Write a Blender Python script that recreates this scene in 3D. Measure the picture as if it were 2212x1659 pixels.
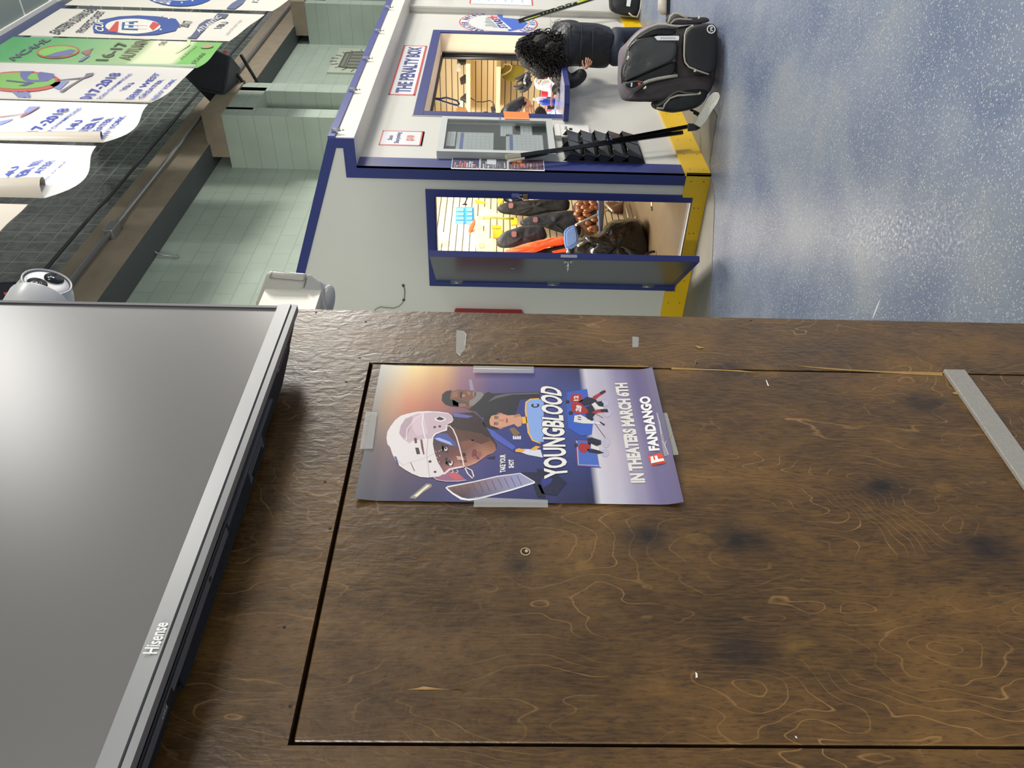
import bpy, bmesh, math, random
from mathutils import Vector, Matrix, noise
random.seed(7)
for o in list(bpy.data.objects): bpy.data.objects.remove(o)
S = bpy.context.scene
COL = S.collection
V3 = Vector

# ------------------------------------------------------------------ camera
F = 1688.0
YAW, PIT, ROL, EYE = math.radians(39.752), math.radians(1.427), math.radians(-1.002), 1.62
def _basis():
    c, s = math.cos(YAW), math.sin(YAW)
    fw = V3((c*math.cos(PIT), s*math.cos(PIT), -math.sin(PIT)))
    rt = V3((s, -c, 0.0)); dn = fw.cross(rt)
    r2 = rt*math.cos(ROL) + dn*math.sin(ROL)
    d2 = -rt*math.sin(ROL) + dn*math.cos(ROL)
    return fw, r2, d2
FW, RT, DN = _basis()
CO = V3((0, 0, EYE))
cam_d = bpy.data.cameras.new('camera'); cam = bpy.data.objects.new('camera', cam_d); COL.objects.link(cam)
cam_d.sensor_fit = 'HORIZONTAL'; cam_d.sensor_width = 36.0; cam_d.lens = F*36.0/2212.0
cam_d.clip_start = 0.02; cam_d.clip_end = 200
m = Matrix.Identity(4)
for i, v in enumerate((DN, RT, -FW)):
    for j in range(3): m[j][i] = v[j]
m.translation = CO
cam.matrix_world = m
S.camera = cam

# ------------------------------------------------------------------ world, lights, exposure
S.view_settings.view_transform = 'Standard'; S.view_settings.look = 'None'
S.view_settings.gamma = 1.0; S.view_settings.exposure = 0.0
try: S.view_settings.use_curve_mapping = False
except Exception: pass
w = bpy.data.worlds.new('hall_air'); S.world = w; w.use_nodes = True
bg = w.node_tree.nodes['Background']; bg.inputs[0].default_value = (0.92, 0.91, 0.88, 1); bg.inputs[1].default_value = 0.46
def area(name, loc, target, sx, sy, power, color=(1, 1, 1), spread=180):
    l = bpy.data.lights.new(name, 'AREA'); l.shape = 'RECTANGLE'; l.size = sx; l.size_y = sy
    l.energy = power; l.color = color; l.spread = math.radians(spread)
    o = bpy.data.objects.new(name, l); COL.objects.link(o); o.location = loc
    o.rotation_euler = (V3(target)-V3(loc)).to_track_quat('-Z', 'Y').to_euler()
    return o
area('rink_end_light', (13.8, -5.2, 5.2), (4, 1.5, 1.4), 1.8, 1.8, 980, (1.0, 0.955, 0.88))
area('hall_light', (6.1, -3.7, 6.6), (6.0, -3.0, 0), 1.5, 1.5, 200, (1.0, 0.98, 0.94))
area('hall_light', (9.5, -2.4, 6.6), (9.5, -2.0, 0), 2.4, 2.4, 170, (1.0, 0.98, 0.94))
area('added_fill_light', (1.5, -7.0, 4.6), (1.0, .8, 1.4), 1.6, 1.6, 130, (1.0, 0.97, 0.92))  # added unseen lamp, fills the plywood wall from the front
area('added_fill_light', (-6.5, -1.0, 3.6), (5.5, 3.0, 1.4), 1.4, 1.0, 640, (1.0, 0.97, 0.92))  # added unseen lamp that brightens the booth side wall
area('flood_by_banners', (5.2, 1.5, 6.3), (6.6, 2.7, 5.9), 0.5, 0.5, 34, (0.96, 0.98, 1.0))
area('booth_ceiling_tube', (7.6, 3.6, 2.52), (7.6, 3.6, 0), 3.2, 0.5, 140, (1.0, 0.93, 0.80))

# ------------------------------------------------------------------ measuring helpers (a picture ray cut with a real plane)
def ray(x, y): return FW + RT*((829.5-y)/F) + DN*((x-1106.0)/F)
def PX(x, y, ax, v):
    d = ray(x, y); i = 'xyz'.index(ax); return CO + d*((v-CO[i])/d[i])
def DP(x, y, d): return CO + ray(x, y)*d

# ------------------------------------------------------------------ materials
def lin(c):
    if isinstance(c, str): c = [int(c[i:i+2], 16) for i in (0, 2, 4)]
    return tuple(((v/255)/12.92 if v/255 <= .04045 else ((v/255+.055)/1.055)**2.4) for v in c)
MC = {}
def mat(name, color=(128, 128, 128), rough=.5, metal=0, var=.06, vs=12, bump=0, bs=60, emit=0, trans=0, alpha=1, coat=0, spec=.5):
    if name in MC: return MC[name]
    M = bpy.data.materials.new(name); M.use_nodes = True; MC[name] = M
    nt = M.node_tree; b = nt.nodes['Principled BSDF']; c = lin(color)
    b.inputs['Roughness'].default_value = rough; b.inputs['Metallic'].default_value = metal
    b.inputs['Specular IOR Level'].default_value = spec
    b.inputs['Transmission Weight'].default_value = trans; b.inputs['Alpha'].default_value = alpha
    b.inputs['Coat Weight'].default_value = coat; b.inputs['Coat Roughness'].default_value = .08
    tc = nt.nodes.new('ShaderNodeTexCoord')
    n = nt.nodes.new('ShaderNodeTexNoise'); n.inputs['Scale'].default_value = vs; n.inputs['Detail'].default_value = 4
    nt.links.new(tc.outputs['Object'], n.inputs['Vector'])
    mx = nt.nodes.new('ShaderNodeMix'); mx.data_type = 'RGBA'
    mx.inputs[6].default_value = tuple(v*(1-var) for v in c)+(1,); mx.inputs[7].default_value = tuple(min(1, v*(1+var)) for v in c)+(1,)
    nt.links.new(n.outputs[0], mx.inputs[0]); nt.links.new(mx.outputs[2], b.inputs['Base Color'])
    if emit:
        nt.links.new(mx.outputs[2], b.inputs['Emission Color']); b.inputs['Emission Strength'].default_value = emit
    if bump:
        n2 = nt.nodes.new('ShaderNodeTexNoise'); n2.inputs['Scale'].default_value = bs; n2.inputs['Detail'].default_value = 3
        nt.links.new(tc.outputs['Object'], n2.inputs['Vector'])
        bp = nt.nodes.new('ShaderNodeBump'); bp.inputs['Strength'].default_value = bump; bp.inputs['Distance'].default_value = .02
        nt.links.new(n2.outputs[0], bp.inputs['Height']); nt.links.new(bp.outputs[0], b.inputs['Normal'])
    return M
class NT:
    """tiny node-graph helper"""
    def __init__(s, name):
        s.M = bpy.data.materials.new(name); s.M.use_nodes = True; MC[name] = s.M
        s.t = s.M.node_tree; s.b = s.t.nodes['Principled BSDF']; s.tc = s.t.nodes.new('ShaderNodeTexCoord')
        s.P = s.tc.outputs['Object']
    def lk(s, a, b): s.t.links.new(a, b)
    def _in(s, sock, v):
        if isinstance(v, bpy.types.NodeSocket): s.lk(v, sock)
        else: sock.default_value = v
    def map(s, sc, rot=(0, 0, 0), loc=(0, 0, 0), v=None):
        n = s.t.nodes.new('ShaderNodeMapping'); n.inputs['Scale'].default_value = sc
        n.inputs['Rotation'].default_value = rot; n.inputs['Location'].default_value = loc
        s.lk(v or s.P, n.inputs['Vector']); return n.outputs[0]
    def noise(s, v, scale, det=3, dist=0, rough=.5):
        n = s.t.nodes.new('ShaderNodeTexNoise'); s.lk(v, n.inputs['Vector'])
        n.inputs['Scale'].default_value = scale; n.inputs['Detail'].default_value = det
        n.inputs['Distortion'].default_value = dist; n.inputs['Roughness'].default_value = rough
        return n.outputs[0]
    def m(s, op, a, b=0, c=0):
        n = s.t.nodes.new('ShaderNodeMath'); n.operation = op
        s._in(n.inputs[0], a); s._in(n.inputs[1], b); s._in(n.inputs[2], c); return n.outputs[0]
    def ramp(s, f, pts):
        n = s.t.nodes.new('ShaderNodeValToRGB'); s.lk(f, n.inputs[0]); e = n.color_ramp.elements
        while len(e) < len(pts): e.new(.5)
        for q, (p, c) in zip(e, pts):
            q.position = p; q.color = tuple(c)+(1,) if len(c) == 3 else c
        return n.outputs[0]
    def mr(s, f, a, b, c, d):
        n = s.t.nodes.new('ShaderNodeMapRange'); s.lk(f, n.inputs[0])
        for i, v in enumerate((a, b, c, d)): n.inputs[i+1].default_value = v
        return n.outputs[0]
    def mix(s, f, a, b):
        n = s.t.nodes.new('ShaderNodeMix'); n.data_type = 'RGBA'; s._in(n.inputs[0], f)
        for i, v in ((6, a), (7, b)):
            if isinstance(v, bpy.types.NodeSocket): s.lk(v, n.inputs[i])
            else: n.inputs[i].default_value = tuple(v)+(1,)
        return n.outputs[2]
    def sep(s):
        n = s.t.nodes.new('ShaderNodeSeparateXYZ'); s.lk(s.P, n.inputs[0]); return n.outputs
    def bump(s, h, st, d=.01):
        n = s.t.nodes.new('ShaderNodeBump'); n.inputs['Strength'].default_value = st; n.inputs['Distance'].default_value = d
        s.lk(h, n.inputs['Height']); s.lk(n.outputs[0], s.b.inputs['Normal'])

def wood_mat():
    k = NT('stained_plywood')
    X, Y, Z = k.sep()
    v = k.map((6.5, 6.5, 2.2))
    base = k.noise(v, 1.0, 3, .35, .45)
    # knots bend the growth lines
    tot = base
    dark = None; pale = None
    for (px, py, am) in ((1905, 1050, .16), (1595, 1165, .2), (1395, 1160, .13), (1600, 1405, -.16), (2125, 1180, .18), (1120, 1222, -.08), (2000, 870, .1), (1560, 800, .12)):
        q = PX(px, py, 'y', .777)
        dx = k.m('MULTIPLY', k.m('SUBTRACT', X, q.x), 26); dz = k.m('MULTIPLY', k.m('SUBTRACT', Z, q.z), 16)
        r2 = k.m('ADD', k.m('MULTIPLY', dx, dx), k.m('MULTIPLY', dz, dz))
        g = k.m('EXPONENT', k.m('MULTIPLY', r2, -.35))
        tot = k.m('ADD', tot, k.m('MULTIPLY', g, am))
        g2 = k.m('EXPONENT', k.m('MULTIPLY', r2, -2.2 if px != 1120 else -12))
        dark = g2 if dark is None else k.m('ADD', dark, g2)
        dz3 = k.m('ADD', dz, 1.15); dx3 = k.m('MULTIPLY', dx, 1.6)
        g3 = k.m('EXPONENT', k.m('MULTIPLY', k.m('ADD', k.m('MULTIPLY', dx3, dx3), k.m('MULTIPLY', k.m('MULTIPLY', dz3, dz3), 3.5)), -2.5))
        pale = g3 if pale is None else k.m('ADD', pale, g3)
    jag = k.noise(k.map((60, 60, 22)), 1.0, 2)
    tot = k.m('ADD', tot, k.m('MULTIPLY', k.m('SUBTRACT', jag, .5), .016))
    fr = k.m('FRACT', k.m('MULTIPLY', tot, 27))
    line = k.mr(k.m('ABSOLUTE', k.m('SUBTRACT', fr, .5)), 0.0, .048, 1, 0)
    wob = k.mr(k.noise(k.map((9, 9, 5), loc=(3, 0, 1)), 1.0, 2), .42, .62, .06, 1)
    line = k.m('MULTIPLY', line, wob)
    mott = k.noise(k.map((9, 9, 5)), 1.0, 6, 0, .65)
    fib = k.noise(k.map((300, 300, 38)), 1.0, 4, .3)
    pores = k.noise(k.map((420, 420, 90)), 1.0, 2)
    c1 = k.ramp(mott, [(.30, lin((40, 27, 12))), (.48, lin((70, 48, 20))), (.72, lin((120, 86, 38)))])
    c2 = k.mix(k.mr(fib, .35, .65, 0, .42), c1, lin((118, 86, 36)))
    c2 = k.mix(k.mr(pores, .56, .68, 0, .45), c2, lin((34, 22, 11)))
    c3 = k.mix(k.m('MULTIPLY', line, .50), c2, lin((186, 142, 84)))
    big = k.noise(k.map((2.6, 2.6, 1.5), loc=(5, 2, 9)), 1.0, 4, .5)
    c3 = k.mix(k.mr(big, .50, .72, 0, .55), c3, lin((38, 25, 13)))
    dn = k.m('MULTIPLY', k.m('MINIMUM', dark, 1), k.mr(k.noise(k.map((45, 45, 30)), 1, 3), .3, .6, .6, 1.0))
    c4 = k.mix(dn, c3, lin((24, 15, 9)))
    c5 = k.mix(k.m('MULTIPLY', k.m('MINIMUM', pale, 1), k.mr(k.noise(k.map((50, 50, 34)), 1, 4), .4, .62, .02, .42)), c4, lin((146, 110, 48)))
    k.lk(c5, k.b.inputs['Base Color'])
    k.lk(k.mr(mott, .3, .7, .30, .44), k.b.inputs['Roughness'])
    k.b.inputs['Specular IOR Level'].default_value = .5
    k.bump(k.m('ADD', k.m('MULTIPLY', fib, .5), k.m('MULTIPLY', k.noise(k.map((75, 75, 48)), 1, 4, .8), 1.8)), .10, .006)
    return k.M
WOOD = wood_mat()
def floor_mat():
    k = NT('flecked_epoxy')
    v = k.t.nodes.new('ShaderNodeTexVoronoi'); v.feature = 'F1'; v.inputs['Scale'].default_value = 1
    wv = k.t.nodes.new('ShaderNodeTexNoise'); wv.inputs['Scale'].default_value = 90; k.lk(k.P, wv.inputs['Vector'])
    mxv = k.t.nodes.new('ShaderNodeVectorMath'); mxv.operation = 'MULTIPLY_ADD'
    k.lk(wv.outputs[1], mxv.inputs[0]); mxv.inputs[1].default_value = (.012, .012, .0); k.lk(k.P, mxv.inputs[2])
    k.lk(k.map((150, 105, 150), (0, 0, .6), v=mxv.outputs[0]), v.inputs['Vector'])
    sp = k.t.nodes.new('ShaderNodeSeparateColor'); k.lk(v.outputs['Color'], sp.inputs[0])
    f1 = k.m('MULTIPLY', k.mr(v.outputs['Distance'], .26, .36, 1, 0), k.mr(sp.outputs[0], .42, .47, 0, 1))
    f2 = k.m('MULTIPLY', k.mr(v.outputs['Distance'], .3, .4, 1, 0), k.mr(sp.outputs[1], .82, .85, 0, 1))
    mott = k.noise(k.map((1.6, 1.6, 1.6)), 1, 5, .4)
    fine = k.noise(k.map((70, 70, 70)), 1, 2)
    base = k.ramp(mott, [(.3, lin((102, 116, 148))), (.55, lin((134, 144, 165))), (.75, lin((156, 160, 168)))])
    base = k.mix(k.mr(fine, .4, .7, 0, .3), base, lin((140, 146, 160)))
    c = k.mix(k.m('MULTIPLY', f1, .75), base, lin((224, 226, 222)))
    c = k.mix(k.m('MULTIPLY', f2, .5), c, lin((52, 62, 104)))
    # one worn tyre-like scuff
    k.lk(c, k.b.inputs['Base Color']); k.lk(k.mr(fine, .3, .7, .26, .5), k.b.inputs['Roughness'])
    k.b.inputs['Specular IOR Level'].default_value = .4
    k.bump(k.m('ADD', fine, f1), .12, .004)
    return k.M
FLOORM = floor_mat()
def block_mat(name, c, joint, bw, bh, jw, dark=None, rough=.55, bumpy=.2, shiny=0):
    """wall laid in courses: joints along X and Z"""
    k = NT(name); X, Y, Z = k.sep()
    row = k.m('FLOOR', k.m('DIVIDE', Z, bh))
    off = k.m('MULTIPLY', k.m('MODULO', row, 2), 0 if shiny else .5)
    fx = k.m('FRACT', k.m('ADD', k.m('DIVIDE', X, bw), off)); fz = k.m('FRACT', k.m('DIVIDE', Z, bh))
    ex = k.m('MULTIPLY', k.m('MINIMUM', fx, k.m('SUBTRACT', 1, fx)), bw); ez = k.m('MULTIPLY', k.m('MINIMUM', fz, k.m('SUBTRACT', 1, fz)), bh)
    j = k.mr(k.m('MINIMUM', ex, ez), jw*.5, jw, 1, 0)
    n = k.noise(k.map((3, 3, 3)), 1, 4)
    cell = k.noise(k.map((11, 11, 11)), 1, 3)
    c0 = lin(c); c1 = tuple(v*.86 for v in c0); c2 = tuple(min(1, v*1.12) for v in c0)
    base = k.mix(n, c1, c2)
    if shiny: base = k.mix(k.mr(cell, .35, .65, 0, .6), base, lin(dark))
    k.lk(k.mix(k.m('MULTIPLY', j, .8), base, lin(joint)), k.b.inputs['Base Color'])
    k.b.inputs['Roughness'].default_value = rough
    h = k.m('SUBTRACT', 1, j)
    if shiny: h = k.m('ADD', h, k.m('MULTIPLY', cell, 2))
    k.bump(h, bumpy, .01)
    return k.M
MINT = block_mat('mint_painted_block', (160, 175, 163), (142, 157, 147), .406, .203, .008)
GLASSB = block_mat('glass_block', (74, 82, 79), (142, 144, 136), .203, .203, .014, (120, 130, 124), .22, .5, 1)
def slat_mat():
    k = NT('beige_slatwall'); X, Y, Z = k.sep()
    fz = k.m('FRACT', k.m('DIVIDE', Z, .076))
    g = k.mr(fz, .12, .14, 1, 0)
    n = k.noise(k.map((2, 2, 30)), 1, 3)
    base = k.mix(n, lin((216, 196, 156)), lin((232, 214, 176)))
    k.lk(k.mix(g, base, lin((38, 30, 22))), k.b.inputs['Base Color']); k.b.inputs['Roughness'].default_value = .5
    k.bump(k.m('SUBTRACT', 1, g), .4, .01); return k.M
SLAT = slat_mat()
def tile_mat():
    k = NT('ceiling_panel'); X, Y, Z = k.sep()
    fx = k.m('FRACT', k.m('DIVIDE', k.m('ADD', X, .38), .62)); fy = k.m('FRACT', k.m('DIVIDE', k.m('SUBTRACT', Y, 2.66), 1.22))
    ex = k.m('MULTIPLY', k.m('MINIMUM', fx, k.m('SUBTRACT', 1, fx)), .62); ey = k.m('MULTIPLY', k.m('MINIMUM', fy, k.m('SUBTRACT', 1, fy)), 1.22)
    j = k.mr(k.m('MINIMUM', ex, ey), .014, .018, 1, 0)
    k.lk(k.mix(j, lin((126, 138, 134)), lin((200, 204, 200))), k.b.inputs['Base Color']); k.b.inputs['Roughness'].default_value = .7
    return k.M
TILE = tile_mat()
def vcol(name, rough=.4, spec=.5):
    if name in MC: return MC[name]
    k = NT(name); a = k.t.nodes.new('ShaderNodeVertexColor'); a.layer_name = 'Col'
    n = k.noise(k.map((300, 300, 300)), 1, 2)
    k.lk(k.mix(k.mr(n, .3, .7, 0, .04), a.outputs[0], (.2, .2, .2)), k.b.inputs['Base Color'])
    k.b.inputs['Roughness'].default_value = rough; k.b.inputs['Specular IOR Level'].default_value = spec
    return k.M
PRINT = vcol('printed_paper', .38); VINYL = vcol('printed_vinyl', .30)

WHITE = mat('booth_white_panel', (204, 202, 194), .32, var=.03, vs=3)
SIDE = mat('booth_side_panel', (206, 205, 196), .5, var=.03, vs=2)
SOF = mat('booth_fascia', (214, 210, 196), .45, var=.03)
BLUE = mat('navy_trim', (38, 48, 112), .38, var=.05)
YEL = mat('yellow_kickplate', (226, 184, 22), .32, var=.05, vs=4)
CONC = mat('bare_concrete', (136, 134, 128), .55, var=.16, vs=5)
BLK = mat('black_plastic', (18, 19, 22), .38)
BLKM = mat('black_matte', (12, 12, 13), .7)
DGREY = mat('dark_grey_plastic', (52, 54, 58), .4)
GREYM = mat('brushed_grey_metal', (150, 152, 155), .35, .7)
WHT = mat('white_plastic', (228, 226, 218), .38, var=.02)
CHROME = mat('chrome', (205, 207, 210), .15, 1)
PAPER = mat('white_paper', (226, 228, 228), .6, var=.02)

# ------------------------------------------------------------------ mesh builder
class B:
    def __init__(s, M=None): s.bm = bmesh.new(); s.mats = []; s.M = M; s.cl = None
    def mi(s, m):
        if m not in s.mats: s.mats.append(m)
        return s.mats.index(m)
    def v(s, p):
        p = V3(p); return s.bm.verts.new(s.M @ p if s.M is not None else p)
    def f(s, vs, m, smooth=False, col=None):
        try: f = s.bm.faces.new(vs)
        except ValueError: return None
        f.material_index = s.mi(m); f.smooth = smooth
        if col is not None:
            if s.cl is None: s.cl = s.bm.loops.layers.float_color.new('Col')
            for i, l in enumerate(f.loops):
                c = col[i] if isinstance(col[0], (tuple, list)) else col
                l[s.cl] = (*lin(c), 1)
        return f
    def poly(s, pts, m, col=None): return s.f([s.v(p) for p in pts], m, col=col)
    def hexa(s, q, m):
        q = [s.v(p) for p in q]
        for a in ((0, 3, 2, 1), (4, 5, 6, 7), (0, 1, 5, 4), (1, 2, 6, 5), (2, 3, 7, 6), (3, 0, 4, 7)): s.f([q[i] for i in a], m)
        return s
    def box(s, a, b, m):
        (x0, y0, z0), (x1, y1, z1) = a, b
        x0, x1 = sorted((x0, x1)); y0, y1 = sorted((y0, y1)); z0, z1 = sorted((z0, z1))
        return s.hexa([(x0, y0, z0), (x1, y0, z0), (x1, y1, z0), (x0, y1, z0), (x0, y0, z1), (x1, y0, z1), (x1, y1, z1), (x0, y1, z1)], m)
    def prism(s, pts, off, m, smooth=False):
        off = V3(off); a = [s.v(p) for p in pts]; b = [s.v(V3(p)+off) for p in pts]; n = len(a)
        s.f(a[::-1], m); s.f(b, m)
        for i in range(n): s.f([a[i], a[(i+1) % n], b[(i+1) % n], b[i]], m, smooth)
        return s
    def rings(s, rs, m, cap=True, smooth=True, closed=True):
        R = [[s.v(p) for p in r] for r in rs]; n = len(R[0])
        for a, b in zip(R, R[1:]):
            for i in range(n if closed else n-1): s.f([a[i], a[(i+1) % n], b[(i+1) % n], b[i]], m, smooth)
        if cap: s.f(R[0][::-1], m, smooth and n > 8); s.f(R[-1], m, smooth and n > 8)
        return s
    def tube(s, pts, r, m, n=8, cap=True):
        pts = [V3(p) for p in pts]; rs = []; up = None
        for i, p in enumerate(pts):
            t = (pts[min(i+1, len(pts)-1)]-pts[max(i-1, 0)]).normalized()
            if up is None: up = t.orthogonal().normalized()
            up = (up - t*up.dot(t)); up = up.normalized() if up.length > 1e-6 else t.orthogonal().normalized()
            sd = t.cross(up); rr = r[i] if isinstance(r, (list, tuple)) else r
            rs.append([p+(up*math.cos(a)+sd*math.sin(a))*rr for a in [2*math.pi*j/n for j in range(n)]])
        return s.rings(rs, m, cap)
    def cyl(s, a, b, r, m, n=20, r2=None): return s.tube([a, b], [r, r if r2 is None else r2], m, n)
    def ball(s, c, r, m, n=16, k=10, fn=None):
        c = V3(c); r = V3(r) if isinstance(r, (tuple, list, Vector)) else V3((r, r, r)); rs = []
        for i in range(k+1):
            t = math.pi*i/k; ring = []
            for j in range(n):
                a = 2*math.pi*j/n; d = V3((math.sin(t)*math.cos(a), math.sin(t)*math.sin(a), math.cos(t)))
                if i in (0, k): d = V3((1e-3*math.cos(a), 1e-3*math.sin(a), d.z))
                q = V3((d.x*r.x, d.y*r.y, d.z*r.z))
                ring.append(c+(fn(d, q) if fn else q))
            rs.append(ring)
        return s.rings(rs, m)
    def build(s, name, parent=None, bevel=0, seg=2, sub=0, wn=True):
        me = bpy.data.meshes.new(name)
        bmesh.ops.recalc_face_normals(s.bm, faces=s.bm.faces) if s.cl is None else None
        s.bm.to_mesh(me); s.bm.free()
        for m_ in s.mats: me.materials.append(m_)
        o = bpy.data.objects.new(name, me); COL.objects.link(o)
        if parent is not None:
            o.parent = parent; o.matrix_parent_inverse = wmat(parent).inverted()
        if bevel:
            q = o.modifiers.new('bevel', 'BEVEL'); q.width = bevel; q.segments = seg; q.limit_method = 'ANGLE'; q.angle_limit = math.radians(35)
        if sub:
            q = o.modifiers.new('sub', 'SUBSURF'); q.levels = sub; q.render_levels = sub
        return o
def wmat(o):
    M = o.matrix_basis.copy()
    if o.parent: M = wmat(o.parent) @ o.matrix_parent_inverse @ M
    return M
def tag(o, label=None, cat=None, group=None, kind=None):
    if label: o['label'] = label
    if cat: o['category'] = cat
    if group: o['group'] = group
    if kind: o['kind'] = kind
    return o
def thing(name, label, cat, loc=(0, 0, 0), group=None):
    o = bpy.data.objects.new(name, None); COL.objects.link(o); o.location = loc; o.empty_display_size = .05
    return tag(o, label, cat, group)
def struct(o): o['kind'] = 'structure'; return o
# text: returned as a list of faces fitted into the parallelogram BL, BR, TL (world points)
_TX = {}
def text_mesh(body, bold=0.0):
    key = (body, bold)
    if key in _TX: return _TX[key]
    cu = bpy.data.curves.new('t', 'FONT'); cu.body = body; cu.offset = bold; cu.resolution_u = 3
    ob = bpy.data.objects.new('t', cu); COL.objects.link(ob)
    dg = bpy.context.evaluated_depsgraph_get(); dg.update(); me = bpy.data.meshes.new_from_object(ob.evaluated_get(dg))
    vs = [v.co.copy() for v in me.vertices]; fs = [tuple(p.vertices) for p in me.polygons]
    bpy.data.objects.remove(ob); bpy.data.curves.remove(cu); bpy.data.meshes.remove(me)
    x0 = min(v.x for v in vs); x1 = max(v.x for v in vs); y0 = min(v.y for v in vs); y1 = max(v.y for v in vs)
    _TX[key] = ([((v.x-x0)/(x1-x0), (v.y-y0)/(y1-y0)) for v in vs], fs); return _TX[key]
def text(b, body, BL, BR, TL, m, col=None, bold=.0, TR=None):
    BL, BR, TL = V3(BL), V3(BR), V3(TL); TR = V3(TR) if TR is not None else BR+TL-BL
    vs, fs = text_mesh(body, bold)
    q = [b.v((BL*(1-u)+BR*u)*(1-v)+(TL*(1-u)+TR*u)*v) for u, v in vs]
    for f in fs: b.f([q[i] for i in f], m, col=col)
# ------------------------------------------------------------------ setting
YW, XW = .777, 1.127            # plywood partition plane and its end
XB, YC = 5.53, 2.52             # booth side plane, booth front plane
ZT = 2.66
b = B(); b.box((-8, -9, -.2), (20, 5.2, 0), FLOORM); struct(b.build('floor'))
# bare concrete strip round the booth
b = B(); cp = [PX(1552, 233, 'z', 0), PX(1527, 355, 'z', 0)]
b.prism([(9.4, 2.44, .001), (5.9, 2.12, .001), (5.68, 2.12, .001), (5.62, 2.46, .001), (5.3, 2.6, .001), (5.02, 3.0, .001), (4.83, 3.33, .001), (4.5, 3.9, .001), (4.45, 4.4, .001), (5.6, 4.4, .001), (5.6, 2.6, .001), (9.9, 2.6, .001)], (0, 0, .003), CONC)
struct(b.build('trim_1'))
b = B()
for (x, y, l, c, an) in ((1893, 668, .05, PAPER, .1),):
    p = PX(x, y, 'z', .0); pts = [p+V3((math.cos(a)*.006+.0*a, math.sin(a)*l, .0006)) for a in [k*math.pi/6 for k in range(12)]]
    b.poly(pts, c)
o = b.build('paint_smear'); tag(o, 'small white smear on the blue flecked floor beside the plywood edge', 'smear')
# plywood partition with flush door panel
gx0, gx1, gz = .372, .9795, 1.8115
b = B()
b.box((gx1+.0022, YW, -.0), (XW, YW+.018, 2.9), WOOD)
b.box((-1.6, YW, gz+.0055), (gx1+.0022, YW+.018, 2.9), WOOD)
b.box((-1.6, YW, 0), (gx0-.004, YW+.018, gz+.0055), WOOD)
b.box((-1.6, YW+.018, 0), (XW, YW+.09, 2.9), BLKM)
WBIT = mat('bare_wood_edge', (176, 150, 104), .6, var=.15, vs=60)
b.box((XW, YW+.001, 0), (XW+.0012, YW+.012, 2.9), WBIT)
for (x, y) in ((683, 675), (790, 695), (777, 773), (748, 825), (702, 1041), (713, 1142), (614, 1355), (627, 1526), (1075, 776), (1622, 693), (1505, 785)):
    p = PX(x, y, 'y', YW); r = .0016
    b.poly([p+V3((math.cos(a)*r, -.0004, math.sin(a)*r*1.3)) for a in [k*math.pi/4 for k in range(8)]], BLKM)
wl = struct(b.build('wall_left'))
b = B()
b.box((gx0, YW, .01), (gx1-.0008, YW+.016, gz), WOOD)
DOOR = b.build('door_1', bevel=.0012, seg=1); struct(DOOR)
b = B(); p = PX(1135, 1192, 'y', YW)
ring = [p+V3((math.cos(a)*.0062, -.0006, math.sin(a)*.0062)) for a in [k*math.pi/10 for k in range(20)]]
b.rings([ring, [q+V3((0, -.0006, 0))*1+(p-q)*.18 for q in ring], [q+V3((0, -.0002, 0))+(p-q)*.22 for q in ring]], WBIT, cap=False)
b.poly([p+V3((math.cos(a)*.0050, -.0005, math.sin(a)*.0050)) for a in [k*math.pi/8 for k in range(16)]], BLKM)
b.poly([p+V3((.0008+math.cos(a)*.0026, -.0009, -.0012+math.sin(a)*.0022)) for a in [k*math.pi/5 for k in range(10)]], WBIT)
o = b.build('drilled_hole', DOOR); o['label'] = 'small round hole with raw wood rim'
# torn light veneer along the right groove, splinters
b = B()
def strip(pts, m, y=YW-.0004):
    P = [PX(x, yy, 'y', YW) for x, yy in pts]; P = [V3((p.x, y, p.z)) for p in P]; b.poly(P, m)
VEN = mat('torn_veneer', (158, 124, 66), .6, var=.25, vs=90)
strip([(1450, 794), (1520, 797), (1600, 800), (1640, 806), (1560, 801), (1450, 798)], VEN)
strip([(1716, 789), (1760, 793), (1830, 798), (1900, 802), (1975, 803), (2036, 805), (2036, 812), (1970, 809), (1900, 805), (1800, 799), (1740, 793)], VEN)
strip([(990, 784), (1100, 786), (1400, 791), (1400, 793), (1100, 788)], VEN)
strip([(915, 1483), (950, 1488), (1080, 1494), (1000, 1490), (880, 1490), (900, 1487)], VEN)
o = b.build('veneer_tears', DOOR); o['label'] = 'light torn veneer streaks along the panel edge'
for i, (pts, lb) in enumerate([([(1501, 748), (1505, 747), (1521, 751), (1510, 753)], 'pale wood splinter stuck to the plywood above the torn groove'),
        ([(1654, 821), (1656, 822), (1661, 834), (1658, 833)], 'thin white splinter on the plywood between the poster and the grey strip'),
        ([(1502, 1452), (1506, 1455), (1507, 1463), (1503, 1465)], 'white fleck on the lower right of the plywood door below a knot'),
        ([(2057, 848), (2067, 846), (2068, 852), (2060, 851)], 'yellow wood chip beside the end of the grey strip'),
        ([(1717, 1590), (1720, 1591), (1722, 1595), (1719, 1594)], 'tiny white fleck just above the lower horizontal groove')]):
    b = B(); P = [PX(x, y, 'y', YW-.0008) for x, y in pts]; b.prism(P, (0, -.0006, 0), PAPER if i in (1, 2, 4) else VEN); tag(b.build('wood_splinter'), lb, 'splinter')
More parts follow.
